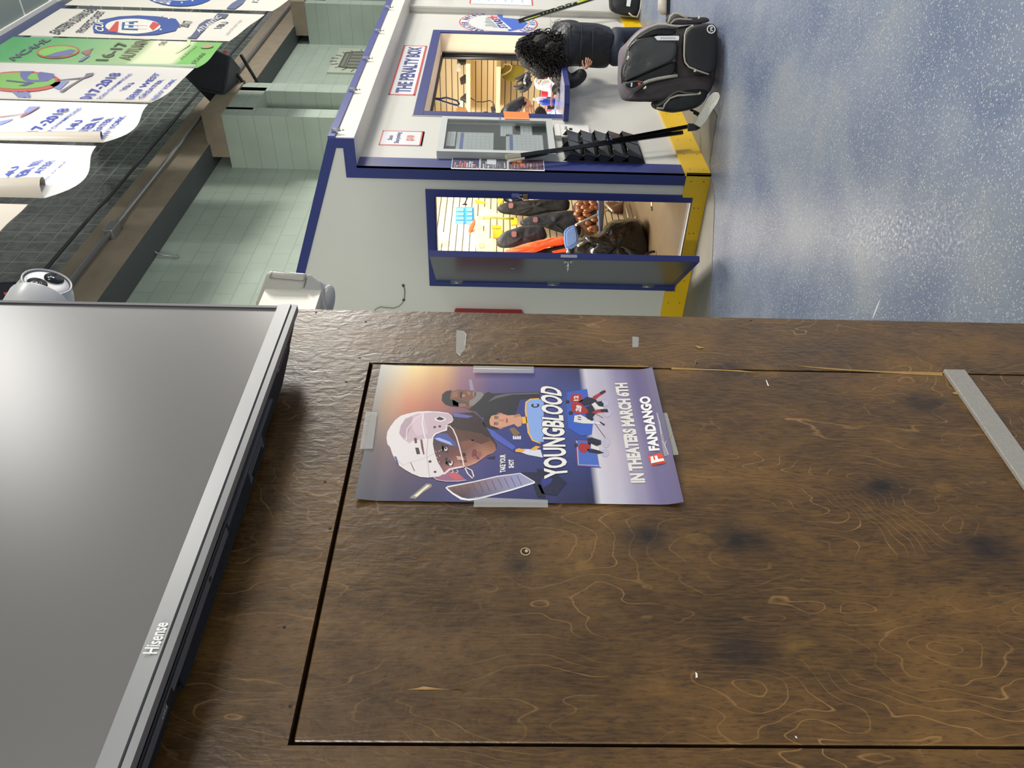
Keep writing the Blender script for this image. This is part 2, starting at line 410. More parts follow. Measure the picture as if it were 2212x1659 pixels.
# booth shell
zo = lambda y: 2.846+.349*(y-2.295)
b = B()
def hole_wall(b, ax, v0, v1, a0, a1, z0, z1, h, m):
    """wall slab with one rectangular hole h=(a,a,z,z)"""
    for (p0, p1, q0, q1) in ((a0, h[0], z0, z1), (h[1], a1, z0, z1), (h[0], h[1], z0, h[2]), (h[0], h[1], h[3], z1)):
        if p1-p0 < 1e-4 or q1-q0 < 1e-4: continue
        if ax == 'x': b.box((v0, p0, q0), (v1, p1, q1), m)
        else: b.box((p0, v0, q0), (p1, v1, q1), m)
WI = (6.66, 8.955, 1.022, 2.255)
hole_wall(b, 'y', YC, YC+.12, XB+.1, 9.74, 0, ZT, WI, WHITE); b.box((XB+.0005, YC, 0), (XB+.1, YC+.002, ZT), WHITE)
struct(b.build('wall_booth_front'))
b = B(); b.box((9.76, YC-.06, 0), (14, YC+.06, ZT), WHITE); b.box((9.74, YC-.075, 0), (9.80, YC-.06, ZT), WHITE); struct(b.build('wall_booth_far'))
DH = (2.735, 3.50, .105, 2.095)
b = B()
b.prism([(XB, YC+.002, .0), (XB, DH[0], .0), (XB, DH[0], DH[3]), (XB, DH[1], DH[3]), (XB, DH[1], 0), (XB, 4.44, 0), (XB, 4.44, zo(4.44)-.03), (XB, 2.30, zo(2.30)-.03), (XB, 2.30, ZT), (XB, YC+.002, ZT)], (.1, 0, 0), SIDE)
b.box((XB, DH[0], 0), (XB+.1, DH[1], DH[2]), SIDE)
struct(b.build('wall_booth_side'))
b = B()   # roof with overhang and fascia
b.prism([(XB+.1, 2.30, 2.80), (XB+.1, 2.30, ZT), (XB+.1, 2.52, ZT), (XB+.1, 4.44, ZT), (XB+.1, 4.44, zo(4.44)-.03), (XB+.1, 2.30, zo(2.30)-.03)], (8.3, 0, 0), SOF)
b.box((XB, 2.292, ZT), (13.9, 2.30, 2.80), SOF)
struct(b.build('ceiling_booth'))
b = B(); b.box((XB-.015, 2.278, 2.796), (13.9, 2.300, 2.848), mat('navy_trim_sheen', (58, 66, 132), .3, var=.04)); struct(b.build('trim_2'))  # lighter copy of the navy trim, front sheen put into the colour
# side trim: roof edge, fascia end, soffit return, corner board
b = B(); T = .012; xs = XB-T
def sq(pts): b.prism([(xs, y, z) for y, z in pts], (T, 0, 0), BLUE)
sq([(2.295, 2.846), (4.44, zo(4.44)), (4.44, zo(4.44)-.075), (2.37, zo(2.37)-.075), (2.37, 2.745), (2.60, 2.745), (2.60, .186), (2.508, .186), (2.508, ZT), (2.295, ZT)])
b.box((XB-.012, YC-.012, .17), (XB+.16, YC, ZT), BLUE)
struct(b.build('trim_3'))
# overhang plastic clips
CLR = mat('clear_plastic', (225, 230, 235), .12, trans=.75, var=.01)
src = []
for i, (cx, lb) in enumerate(((5.60, 'clear plastic clip at the near corner of the navy roof edge'), (6.45, 'clear plastic clip on the roof edge above the skate sharpening sign'), (7.25, 'clear plastic clip on the roof edge above the start of the penalty box sign'), (8.10, 'clear plastic clip on the roof edge above the end of the penalty box sign'), (8.95, 'farthest clear plastic clip on the roof edge'))):
    if i == 0:
        b = B(); b.prism([(-.02, 0, -.012), (.02, 0, -.012), (.012, 0, .03), (-.012, 0, .03)], (0, -.018, 0), CLR); b.cyl((0, -.016, -.03), (0, -.016, .035), .008, CLR, 10); b.cyl((0, -.012, -.06), (0, -.006, -.02), .006, CHROME, 8)
        o = b.build('roof_clip')
    else: o = src[0].copy(); COL.objects.link(o)
    src.append(o); o.location = (cx, 2.278, 2.80); tag(o, lb, 'clip', 'clips along the booth roof edge')
# yellow base boards
b = B()
sx = B
for (y0, y1, z1) in ((2.50, 2.694, .188), (2.694, 3.546, .105), (3.546, 4.44, .190)): b.box((XB-.02, y0, 0), (XB, y1, z1), YEL)
for k in range(9): b.cyl((XB-.021, 2.56+.22*k, .05), (XB-.0195, 2.56+.22*k, .05), .006, mat('screw_head', (120, 96, 20), .4), 8)
for k in range(9): b.cyl((XB-.021, 2.56+.22*k, .145 if not .8 < k < 4.6 else .085), (XB-.0195, 2.56+.22*k, .145 if not .8 < k < 4.6 else .085), .006, mat('screw_head'), 8)
struct(b.build('baseboard_side', bevel=.002, seg=1))
b = B(); b.box((XB-.02, YC-.02, 0), (9.78, YC, .20), YEL); b.box((9.7, YC-.08, 0), (13.9, YC-.06, .2), YEL)
for k in range(16):
    for z in (.045, .15): b.cyl((XB+.06+.28*k, YC-.0215, z), (XB+.06+.28*k, YC-.0195, z), .006, mat('screw_head'), 8)
struct(b.build('baseboard_front', bevel=.002, seg=1))
# booth door frame
b = B()
for (y0, y1, z0, z1) in ((2.682, 2.74, .112, 2.157), (3.495, 3.544, .112, 2.157), (2.74, 3.495, 2.09, 2.157)): b.box((XB-.014, y0, z0), (XB, y1, z1), BLUE)
b.box((XB, DH[0], DH[2]), (XB+.1, DH[0]+.012, DH[3]), BLUE); b.box((XB, DH[1]-.012, DH[2]), (XB+.1, DH[1], DH[3]), BLUE); b.box((XB, DH[0], DH[3]-.012), (XB+.1, DH[1], DH[3]), BLUE)
struct(b.build('trim_4'))
b = B(); b.box((XB-.012, DH[0], .098), (XB+.1, DH[1], .112), GREYM); b.box((XB-.012, DH[0]+.01, .108), (XB+.01, DH[1]-.01, .118), PAPER); struct(b.build('trim_5'))
# booth door leaf, swung outward about 44 degrees
leafM = mat('leaf_paint', (58, 68, 84), .24, var=.05, spec=.6)
hp = V3((XB-.014, 3.50, 0)); d = V3((-.53, -.55, 0)).normalized(); n = V3((-d.y, d.x, 0))   # n = inner normal
if n.x < 0: n = -n
W = .77
L = Matrix(((d.x, n.x, 0, hp.x), (d.y, n.y, 0, hp.y), (0, 0, 1, 0), (0, 0, 0, 1)))
b = B(L); b.box((0, 0, .113), (W, .045, 2.10), BLUE); b.box((.05, -.0015, .16), (W-.002, 0, 2.095), leafM)
LEAF = b.build('door_2'); struct(LEAF)
b = B(L); zc = 1.077
for sg, y0 in ((-1, 0), (1, .045)):
    b.box((W-.085, y0, zc-.03), (W-.025, y0+sg*.007, zc+.03), CHROME)
    b.cyl((W-.055, y0, zc), (W-.055, y0+sg*.045, zc), .013, CHROME, 14)
    b.tube([(W-.055, y0+sg*.045, zc), (W-.08, y0+sg*.052, zc), (W-.17, y0+sg*.050, zc-.004)], [.012, .011, .009], CHROME, 10)
b.box((W-.001, .012, zc-.06), (W+.002, .034, zc+.06), CHROME)
o = b.build('door_handle', LEAF); o['label'] = 'chrome lever handle with latch plate'
for z in (1.93, 1.13, .34):
    b = B(L); b.box((-.03, -.004, z-.05), (.03, 0, z+.05), GREYM); b.cyl((0, -.008, z-.05), (0, -.008, z+.05), .008, GREYM, 10); b.build('hinge', LEAF)
b = B(L); b.cyl((W-.28, 0, 1.48), (W-.28, -.006, 1.48), .018, GREYM, 14); b.build('door_viewer', LEAF)
# padlock hanging on the door frame
t = thing('padlock', 'brass padlock hanging open on the hasp of the navy door frame', 'padlock', (XB-.02, 2.70, 1.42))
b = B(); b.box((XB-.040, 2.690, 1.375), (XB-.016, 2.735, 1.415), mat('aged_brass', (150, 128, 88), .35, .8)); b.build('lock_body', t, bevel=.004)
b = B(); b.tube([(XB-.028, 2.700, 1.41)]+[(XB-.028, 2.7125-.0125*math.cos(a), 1.43+.015*math.sin(a)) for a in [math.pi*k/6 for k in range(7)]]+[(XB-.028, 2.725, 1.41)], .0035, CHROME, 8); b.build('shackle', t)
b = B(); b.box((XB-.018, 2.695, 1.44), (XB-.014, 2.73, 1.50), CHROME); b.tube([(XB-.018, 2.70, 1.455), (XB-.04, 2.71, 1.455), (XB-.018, 2.72, 1.455)], .003, CHROME, 6); b.build('hasp', t)
# service window
b = B(); y0, y1 = YC-.014, YC
for (a, c, z0, z1) in ((6.57, 9.04, 2.25, 2.335), (6.57, 6.66, 1.03, 2.25), (8.955, 9.04, 1.03, 2.25)): b.box((a, y0, z0), (c, y1, z1), BLUE)
b.box((6.565, y0+.004, 1.0), (6.575, y1, 2.345), WHITE)
FRM = b.build('window_1', bevel=.002, seg=1); struct(FRM)
b = B()
JB = mat('warm_lit_reveal', (222, 208, 182), .5, var=.03)  # warm lamplight of the booth put into the reveal colour
b.box((8.951, YC-.002, 1.062), (8.965, YC+.19, 2.252), JB); b.box((6.65, YC-.002, 1.062), (6.664, YC+.14, 2.252), JB); b.box((6.665, YC-.002, 2.25), (8.95, YC+.22, 2.262), JB)
b.build('window_reveal', FRM)
b = B(); b.box((8.935, YC+.19, 1.065), (8.965, YC+.26, 2.24), BLK); b.cyl((8.925, YC+.225, 1.065), (8.925, YC+.225, 2.24), .022, BLK, 12)
b.box((6.66, YC+.22, 2.225), (8.93, YC+.245, 2.25), BLK); b.build('shutter_track', FRM)
b = B()
b.prism([(6.50, 2.36, 1.025), (6.60, 2.245, 1.025), (8.35, 2.245, 1.025), (8.45, 2.36, 1.025), (8.45, 2.504, 1.025), (8.94, 2.504, 1.025), (8.94, 3.22, 1.025), (6.67, 3.22, 1.025), (6.67, 2.504, 1.025), (6.50, 2.504, 1.025)], (0, 0, .035), mat('counter_laminate', (186, 188, 220), .15, var=.03))
e = [(6.50, 2.505), (6.50, 2.36), (6.60, 2.245), (8.35, 2.245), (8.45, 2.36), (8.45, 2.505)]
for p, q in zip(e, e[1:]):
    p, q = V3((*p, 0)), V3((*q, 0)); nn = V3(((q-p).y, -(q-p).x, 0)).normalized()*.006
    nn = -nn if (nn.dot(V3((7.8, 2.6, 0))-p) > 0) else nn
    b.prism([p+V3((0, 0, 1.018)), q+V3((0, 0, 1.018)), q+V3((0, 0, 1.062)), p+V3((0, 0, 1.062))], nn, BLUE)
ctr = b.build('counter'); tag(ctr, 'lilac service counter with navy edge under the booth window', 'counter')
# booth interior
b = B(); b.box((XB+.1, YC+.12, 0), (10.22, 4.40, .10), mat('worn_plank_floor', (104, 88, 66), .45, var=.3, vs=5)); struct(b.build('floor_booth'))
b = B(); b.box((XB+.1, 4.38, .1), (10.2, 4.44, ZT), SLAT); struct(b.build('wall_booth_back'))
b = B(); b.box((10.2, YC+.12, .1), (10.26, 4.44, ZT), SLAT); struct(b.build('wall_booth_end'))
# mint block hall wall with recesses, buttresses, ledge, glass block above
b = B(); b.box((-6, 4.45, 0), (20, 4.6, 5.35), MINT)
for x0 in (9.66, 14.93):
    SL = [(x0, x0+.27), (x0+.88, x0+1.18)]; zb_ = 0 if x0 < 5 else 3.3
    for a, c in SL: b.box((a, 3.755, zb_), (c, 4.45, 5.06), MINT)
    b.box((x0+.27, 4.0, max(2.6, zb_)), (x0+.88, 4.45, 5.06), MINT); b.box((x0+.2, 3.755, 4.72), (x0+1, 4.45, 5.06), MINT)
    b.box((x0+.42, 3.985, max(2.6, zb_)), (x0+.62, 4.0, 4.5), GLASSB)
struct(b.build('wall_far'))
BRN = mat('weathered_brown_beam', (142, 130, 112), .7, var=.22, vs=6)
SOFFIT_SHADE = mat('soffit_shade_grey', (70, 76, 80), .7, var=.08)  # shade under the ledge put into a dark colour
b = B(); b.box((-6, 4.13, 5.28), (20, 4.7, 5.83), BRN); b.box((-6, 4.135, 5.275), (20, 4.7, 5.28), SOFFIT_SHADE)
for x0 in (9.66, 14.93): b.box((x0-.02, 3.73, 5.06), (x0+1.2, 4.3, 5.30), BRN)
struct(b.build('trim_6'))
b = B(); b.box((-6, 4.25, 5.83), (20, 4.45, 9.3), GLASSB); struct(b.build('wall_glass_block'))
b = B()
b.tube([(-3, 4.10, 5.95), (7.8, 4.10, 5.95), (8.0, 4.10, 5.93), (16, 4.10, 5.93)], .018, DGREY, 8)
tag(b.build('cable_run'), 'dark cable running along the top of the brown beam below the glass blocks', 'cable')
t = thing('conduit', 'long grey metal conduit fixed along the brown beam', 'conduit', (8, 4.08, 5.59))
b = B(); b.tube([(-3, 4.07, 5.59), (7.2, 4.07, 5.59)], .03, GREYM, 12); b.tube([(7.36, 4.07, 5.59), (18, 4.07, 5.59)], .022, GREYM, 12); b.build('pipe', t)
b = B(); b.box((7.18, 4.02, 5.54), (7.38, 4.13, 5.64), GREYM); b.build('junction_box', t, bevel=.01)
b = B(); b.tube([(7.4, 4.09, 5.58), (7.45, 4.3, 5.4), (7.4, 4.42, 5.25), (7.36, 4.43, 5.02)], .012, GREYM, 8); b.build('drop_pipe', t)
# bulkhead and panel ceiling
b = B(); b.box((-6, 2.66, 6.74), (10.3, 2.70, 7.02), mat('navy_bulkhead', (58, 68, 100), .5)); b.box((-6, 2.615, 6.975), (10.3, 2.659, 6.999), WHT); struct(b.build('trim_7'))
b = B(); b.box((-6, -9, 7.0), (18, 2.66, 7.1), TILE); b.box((-6, 2.66, 9.2), (10.3, 4.45, 9.3), TILE); b.box((10.3, 2.66, 6.99), (18, 4.25, 7.1), TILE); struct(b.build('ceiling'))
for (x, y) in ((6.1, -3.7), (9.5, -2.4)):
    t = thing('ceiling_light', 'square flush ceiling light of the hall above the blue floor', 'light', (x, y, 6.9), 'ceiling lights of the hall')
    b = B(); b.box((x-1.25, y-1.25, 6.75), (x+1.25, y+1.25, 6.999), WHT); b.build('housing', t)

# ------------------------------------------------------------------ television
TX0, TX1, TY, TZ0, TZ1 = -.105, 1.024, .700, 1.932, 2.60
TVL = mat('tv_bezel_silver', (150, 150, 150), .34, .35); TVD = mat('tv_housing', (30, 33, 38), .45)
SCR = mat('tv_screen', (104, 102, 100), .28, var=.04, vs=2, spec=.5)  # grey haze of reflected hall light put into the base colour
t = thing('television', 'large flat television with silver lower bezel mounted on the plywood wall', 'television', ((TX0+TX1)/2, TY, TZ0))
b = B(); b.box((TX0+.006, TY+.003, TZ0+.024), (TX1-.006, TY+.006, TZ1-.006), SCR); b.build('screen', t)
b = B()
b.prism([(TX0, TY-.002, TZ0+.026), (TX0, TY-.004, TZ0+.006), (TX0, TY+.004, TZ0+.004), (TX0, TY+.006, TZ0+.026)], (TX1-TX0, 0, 0), TVL)
b.prism([(TX0, TY-.003, TZ0+.0035), (TX0, TY-.002, TZ0-.004), (TX0, TY+.010, TZ0-.004), (TX0, TY+.010, TZ0+.0035)], (TX1-TX0, 0, 0), TVL)
b.build('lower_bezel', t)
b = B()
for (a, c, z0, z1) in ((TX0, TX0+.006, TZ0+.02, TZ1), (TX1-.006, TX1, TZ0+.02, TZ1), (TX0, TX1, TZ1-.006, TZ1)): b.box((a, TY, z0), (c, TY+.012, z1), TVD)
b.build('bezel', t)
b = B()
b.prism([(TX1, TY+.006, TZ0), (TX1, TY+.030, TZ0+.004), (TX1, TY+.034, TZ1-.02), (TX1, TY+.006, TZ1)], (TX0-TX1, 0, 0), TVD)
# bulged back
rs = []
for (x, dy) in ((TX1-.004, .030), (TX1-.05, .044), (TX1-.055, .050), (TX1-.12, .066), (TX0+.10, .066), (TX0+.01, .03)):
    rs.append([(x, TY+.02, TZ0+.002), (x, TY+dy, TZ0+.004), (x, TY+dy, TZ0+.40), (x, TY+.02, TZ0+.50)])
b.rings(rs, TVD, smooth=False); b.build('back_housing', t, bevel=.003)
b = B()
for k in range(7):
    yy = TY+.036+k*.0045; b.box((.42, yy, TZ0-.0012), (.78, yy+.0016, TZ0+.003), DGREY)
b.box((.29, TY+.034, TZ0-.001), (.84, TY+.0355, TZ0+.003), GREYM)
b.build('vent_slots', t)
b = B(); b.box((.28, TY+.013, TZ0-.006), (.60, TY+.030, TZ0+.003), BLK); b.build('control_strip', t, bevel=.002)
b = B(); b.box((.288, TY+.016, TZ0-.0072), (.592, TY+.026, TZ0-.0058), mat('strip_label', (96, 98, 102), .4)); b.box((.38, TY+.017, TZ0-.0078), (.395, TY+.025, TZ0-.007), BLK); b.box((.52, TY+.017, TZ0-.0078), (.525, TY+.022, TZ0-.007), BLK)
text(b, 'ON', (.365, TY+.022, TZ0-.0076), (.378, TY+.022, TZ0-.0076), (.365, TY+.018, TZ0-.0076), WHT)
b.build('switch_label', bpy.data.objects['control_strip'])
b = B(); b.box((.885, TY+.014, TZ0-.0012), (.945, TY+.022, TZ0+.003), mat('tag_label', (128, 130, 134), .4)); b.box((.890, TY+.016, TZ0-.0016), (.940, TY+.020, TZ0), DGREY); b.build('side_label', t)
b = B(); b.box((.70, TY+.038, TZ0-.0012), (.77, TY+.060, TZ0+.004), mat('port_label', (112, 116, 120), .4)); b.box((.71, TY+.050, TZ0-.003), (.76, TY+.056, TZ0), BLK); b.build('port_bay', t)
b = B(); a0 = PX(330+4, 1412, 'y', TY-.0045); a1 = PX(362, 1345, 'y', TY-.0045)
text(b, 'Hisense', (a0.x, TY-.0045, TZ0+.0085), (a1.x, TY-.0045, TZ0+.0085), (a0.x, TY-.0045, TZ0+.0225), mat('logo_white', (240, 240, 236), .3, emit=.0), bold=.02)
b.build('logo', bpy.data.objects['lower_bezel'])

# ------------------------------------------------------------------ dome camera and motion sensor on the partition end
def frame(n, up=(0, 0, 1)):
    n = V3(n).normalized(); u = V3(up); u = (u-n*u.dot(n)).normalized(); r = u.cross(n)
    return Matrix(((r.x, u.x, n.x, 0), (r.y, u.y, n.y, 0), (r.z, u.z, n.z, 0), (0, 0, 0, 1)))
CAMW = mat('camera_white', (214, 214, 214), .32, var=.02)
cc = V3((1.195, .80, 2.425)); t = thing('dome_camera', 'white turret security camera with two dark lenses above the television corner', 'security camera', cc)
look = V3((.72, -.62, .05)).normalized()
ctr_ = DP(97, 632, 1.46)
toc = (CO-ctr_).normalized()
look = (toc*.55 + RT*.82 + DN*.16).normalized()
Mx = Matrix.Translation(ctr_) @ frame(look, -DN)
b = B(Mx); b.ball((0, 0, -.012), .050, CAMW, 32, 20, fn=lambda d, q: V3((q.x, q.y, min(q.z, .036)))); b.rings([[(math.cos(a)*r, math.sin(a)*r, z) for a in [2*math.pi*k/36 for k in range(36)]] for r, z in ((.0440, .006), (.0425, .018), (.0415, .0255), (.0400, .0262), (.0385, .0235))], CAMW, cap=False)
b.build('camera_ball', t)
for (x, y, nm) in ((-.017, .009, 'lens'), (.018, -.004, 'infrared_window')):
    b = B(Mx); b.cyl((x, y, .020), (x, y, .0262), .0165, mat('lens_glass', (30, 33, 42), .12), 28)
    if nm == 'lens':
        for r in (.008, .005): b.rings([[(x+math.cos(a)*q, y+math.sin(a)*q, z) for a in [2*math.pi*k/24 for k in range(24)]] for q, z in ((r, .0262), (r-.001, .0270), (r-.002, .0262))], DGREY, cap=False)
    b.build(nm, bpy.data.objects['camera_ball'])
bse = V3((XW, YW+.045, ctr_.z)); b = B(); b.cyl((XW, ctr_.y+.02, ctr_.z-.0), (XW+.03, ctr_.y+.02, ctr_.z), .066, CAMW, 32, r2=.058)
b.tube([(XW+.03, ctr_.y+.02, ctr_.z), ctr_-V3((.02, 0, 0))], [.056, .049], CAMW, 28); b.build('camera_mount', t, bevel=.003)
# motion sensor: built in its own picture-facing vertical plane at the wall end
def slabp(pts, d0, th, m, nm, par, bev):
    P = [DP(x, y, d0) for x, y in pts]; bb = B(); bb.prism(P, FW*th, m); return bb.build(nm, par, bevel=bev, seg=4)
t = thing('motion_sensor', 'cream motion sensor box with a clear bulging lens at the edge of the plywood wall', 'motion sensor', DP(640, 640, 1.42))
PIR = mat('sensor_cream', (226, 222, 206), .4, var=.02); PIR2 = mat('sensor_light', (208, 206, 200), .35, var=.02)
b = B()
prof = [(551, 651), (574, 590), (580, 584), (662, 590), (647, 652), (648, 700), (560, 700), (551, 672)]
b.prism([DP(x, y, 1.40) for x, y in prof], FW*.05, PIR); b.build('sensor_body', t, bevel=.006, seg=4)
b = B(); b.prism([DP(x, y, 1.402) for x, y in ((664, 590), (672, 593), (693, 609), (700, 650), (712, 700), (650, 700), (649, 650))], FW*.045, PIR2); b.build('lens_collar', t, bevel=.004, seg=3)
b = B(); c0 = DP(703, 658, 1.425); b.ball((0, 0, 0), 1, mat('sensor_lens', (190, 190, 188), .25, var=.02), 24, 14)
o = b.build('sensor_lens', t); o.matrix_basis = Matrix.Translation(c0) @ frame(-FW, -DN).to_4x4() @ Matrix.Rotation(-.25, 4, 'Z') @ Matrix.Diagonal((.038, .0155, .016, 1))
b = B(); Q = [DP(x, y, 1.3985) for x, y in ((589, 585), (661, 594), (656, 607), (583, 600))]
for p, q in zip(Q, Q[1:]+Q[:1]): b.tube([p, q], .0004, DGREY, 5)
b.build('cover_seam', t)
b = B(); b.box((XW, YW, 1.93), (1.20, YW+.05, 2.03), PIR); b.build('sensor_bracket', t)

# ------------------------------------------------------------------ grey laminate strip on the plywood
STR = mat('speckled_grey_laminate', (150, 146, 138), .4, var=.22, vs=380, bump=.25, bs=500)
b = B(); b.box((.55, YW-.007, .8545), (.983, YW, .8895), STR); tag(b.build('laminate_strip', bevel=.0012), 'grey speckled laminate strip fixed level across the plywood near the bottom right', 'strip')
# ------------------------------------------------------------------ things on the booth front (plane y = YC)
def onf(b, x0, x1, z0, z1, y, m, th=.003): b.box((x0, y-th, z0), (x1, y, z1), m)
RED = mat('sign_red', (196, 60, 48), .4); NAVYT = mat('sign_navy', (40, 52, 120), .4); SIGNW = mat('sign_white', (216, 216, 218), .35)
def border(b, x0, x1, z0, z1, y, w_, m, th=.001):
    for (a, c, e, g) in ((x0, x1, z0, z0+w_), (x0, x1, z1-w_, z1), (x0, x0+w_, z0, z1), (x1-w_, x1, z0, z1)): b.box((a, y-th, e), (c, y, g), m)
t = thing('shop_sign', 'white sign with red border reading THE PENALTY BOX above the booth window', 'sign', (7.76, YC, 2.48))
b = B(); onf(b, 7.045, 8.48, 2.36, 2.60, YC, SIGNW, .006); b.build('panel', t)
b = B(); border(b, 7.045, 8.48, 2.36, 2.60, YC-.006, .017, RED); b.build('border', t)
b = B(); text(b, 'THE PENALTY BOX', (7.10, YC-.0075, 2.405), (8.43, YC-.0075, 2.405), (7.10, YC-.0075, 2.545), NAVYT, bold=.035); b.build('lettering', t)
t = thing('price_sign', 'small white sign with red border reading Skate Sharpening $10', 'sign', (6.08, YC, 2.38))
b = B(); onf(b, 5.94, 6.225, 2.21, 2.55, YC, SIGNW, .005); b.build('panel', t)
b = B(); border(b, 5.94, 6.225, 2.21, 2.55, YC-.005, .010, RED); border(b, 5.94, 6.225, 2.21, 2.232, YC-.005, .011, RED); b.build('border', t)
b = B(); text(b, 'Skate', (6.035, YC-.0065, 2.455), (6.13, YC-.0065, 2.455), (6.035, YC-.0065, 2.492), NAVYT, bold=.01); b.build('lettering', t); b = B()
text(b, 'Sharpening', (5.975, YC-.0065, 2.385), (6.195, YC-.0065, 2.385), (5.975, YC-.0065, 2.435), NAVYT, bold=.01); b.build('lettering', t); b = B()
text(b, '$10', (6.03, YC-.0065, 2.275), (6.14, YC-.0065, 2.275), (6.03, YC-.0065, 2.345), mat('sign_orange', (226, 98, 58), .4), bold=.03); b.build('lettering', t)
# notice cabinet
CABW = mat('cabinet_white', (196, 200, 196), .3, var=.02)
x0, x1, z0, z1 = 5.715, 6.42, 1.165, 2.078
t = thing('notice_cabinet', 'white framed glass notice cabinet beside the booth window', 'notice board', ((x0+x1)/2, YC, z0))
b = B(); yb = YC-.062
for (a, c, e, g) in ((x0, x1, z0, z0+.05), (x0, x1, z1-.05, z1), (x0, x0+.045, z0+.05, z1-.05), (x1-.05, x1, z0+.05, z1-.05)): b.box((a, yb, e), (c, YC-.001, g), CABW)
b.build('cabinet_frame', t)
b = B(); b.box((x0+.05, YC-.012, z0+.05), (x1-.05, YC-.002, z1-.05), mat('green_felt', (62, 72, 70), .9, var=.1, vs=40)); b.build('back_board', t)
b = B(); b.box((x0+.054, yb+.012, z0+.054), (x1-.054, yb+.016, z1-.054), mat('clear_glass', (240, 246, 245), .04, trans=1, var=0)); b.build('glass_door', t)
b = B(); b.cyl((x1-.026, yb-.006, 1.60), (x1-.026, yb, 1.60), .011, CHROME, 14); b.build('lock', t)
LINEG = mat('faint_print', (150, 156, 172), .6); HEADB = mat('print_blue', (88, 112, 190), .5)
def sheet(name, lb, xa, xb, za, zb, head=None, grid=False, dots=()):
    b = B(); y = YC-.0125; b.box((xa, y-.0008, za), (xb, y, zb), PAPER)
    if head: b.box((xa+.01, y-.0012, zb-.055), (xb-.01, y-.0008, zb-.028), HEADB)
    if grid:
        for k in range(8): b.box((xa+.02, y-.0011, za+.03+k*.035), (xb-.02, y-.0008, za+.0315+k*.035), LINEG)
        for k in range(6): b.box((xa+.02+k*(xb-xa-.04)/5, y-.0011, za+.03), (xa+.0215+k*(xb-xa-.04)/5, y-.0008, za+.275), LINEG)
    else:
        for k in range(4): b.box((xa+.03, y-.0011, zb-.03-.02*k), (xb-.04, y-.0008, zb-.027-.02*k), LINEG)
    tag(b.build(name), lb, 'paper')
def rect_px(xt, xb_, yl, yr):
    p = PX((xt+xb_)/2, yl, 'y', YC-.013); q = PX((xt+xb_)/2, yr, 'y', YC-.013); m_ = (yl+yr)/2
    return p.x, q.x, PX(xb_, m_, 'y', YC-.013).z, PX(xt, m_, 'y', YC-.013).z
for lb, r_, hd in (('calendar sheet with blue heading in the upper half of the notice cabinet', (986, 1066, 325, 287), 1), ('lower calendar sheet with blue heading in the notice cabinet', (1093, 1173, 327, 292), 1),
        ('small white slip at the very top of the notice cabinet', (965, 984, 316, 285), 0), ('white card pinned right of centre in the notice cabinet', (1081, 1107, 295, 267), 0), ('white card pinned in the lower right of the notice cabinet', (1124, 1149, 292, 271), 0)):
    sheet('notice_sheet', lb, *rect_px(*r_), bool(hd), bool(hd))
# white wall box below the counter level
t = thing('wall_control_box', 'slim white control box with a knob mounted below the notice cabinet', 'control box', (6.29, YC, .85))
b = B(); b.box((6.14, YC-.03, .86), (6.39, YC, 1.15), WHT); b.box((6.14, YC-.036, 1.10), (6.39, YC-.03, 1.15), WHT); b.build('box_body', t, bevel=.004)
b = B(); b.cyl((6.30, YC-.045, 1.055), (6.30, YC-.03, 1.055), .012, CHROME, 12); b.build('knob', t)
b = B(); b.box((6.27, YC-.033, 1.0), (6.31, YC-.03, 1.025), BLK); b.build('socket', t)
# brochure rack of smoked plastic
SMK = mat('smoked_plastic', (58, 60, 62), .12, trans=.25, var=.04); EDG = mat('smoked_edge', (24, 25, 27), .18)
t = thing('brochure_rack', 'smoked plastic brochure rack with slanted empty pockets on the booth front', 'rack', (5.97, YC, .48))
xa, xb, za, zb = 5.70, 6.17, .48, 1.09
b = B(); b.prism([(xa, YC-.004, za), (xb-.03, YC-.004, za), (xb, YC-.004, za+.05), (xb, YC-.004, zb-.03), (xb-.04, YC-.004, zb), (xa+.04, YC-.004, zb), (xa, YC-.004, zb-.04)], (0, -.008, 0), SMK); b.build('back_plate', t)
for c, (p, q) in enumerate(((xa, (xa+xb)/2+.03), ((xa+xb)/2+.03, xb))):
    for r in range(5):
        z = za+.012+r*.112
        b = B(); b.prism([(p+.004, YC-.012, z), (p+.004, YC-.045, z+.01), (p+.004, YC-.075, z+.115), (p+.004, YC-.071, z+.115), (p+.004, YC-.041, z+.014), (p+.004, YC-.012, z+.006)], (q-p-.008, 0, 0), SMK)
        for x in (p+.002, q-.006): b.prism([(x, YC-.012, z), (x, YC-.045, z+.01), (x, YC-.075, z+.115), (x, YC-.012, z+.16)], (.004, 0, 0), SMK)
        b.tube([(p, YC-.075, z+.116), (q, YC-.075, z+.116)], .0035, EDG, 6); b.tube([(p, YC-.014, z+.165), (p, YC-.075, z+.116), (p, YC-.045, z+.008)], .003, EDG, 6)
        b.build('pocket', t)
b = B(); P = [(xa, za), (xb-.03, za), (xb, za+.05), (xb, zb-.03), (xb-.04, zb), (xa+.04, zb), (xa, zb-.04), (xa, za)]
b.tube([(x, YC-.014, z) for x, z in P], .005, EDG, 6, cap=False); b.build('rim', t)
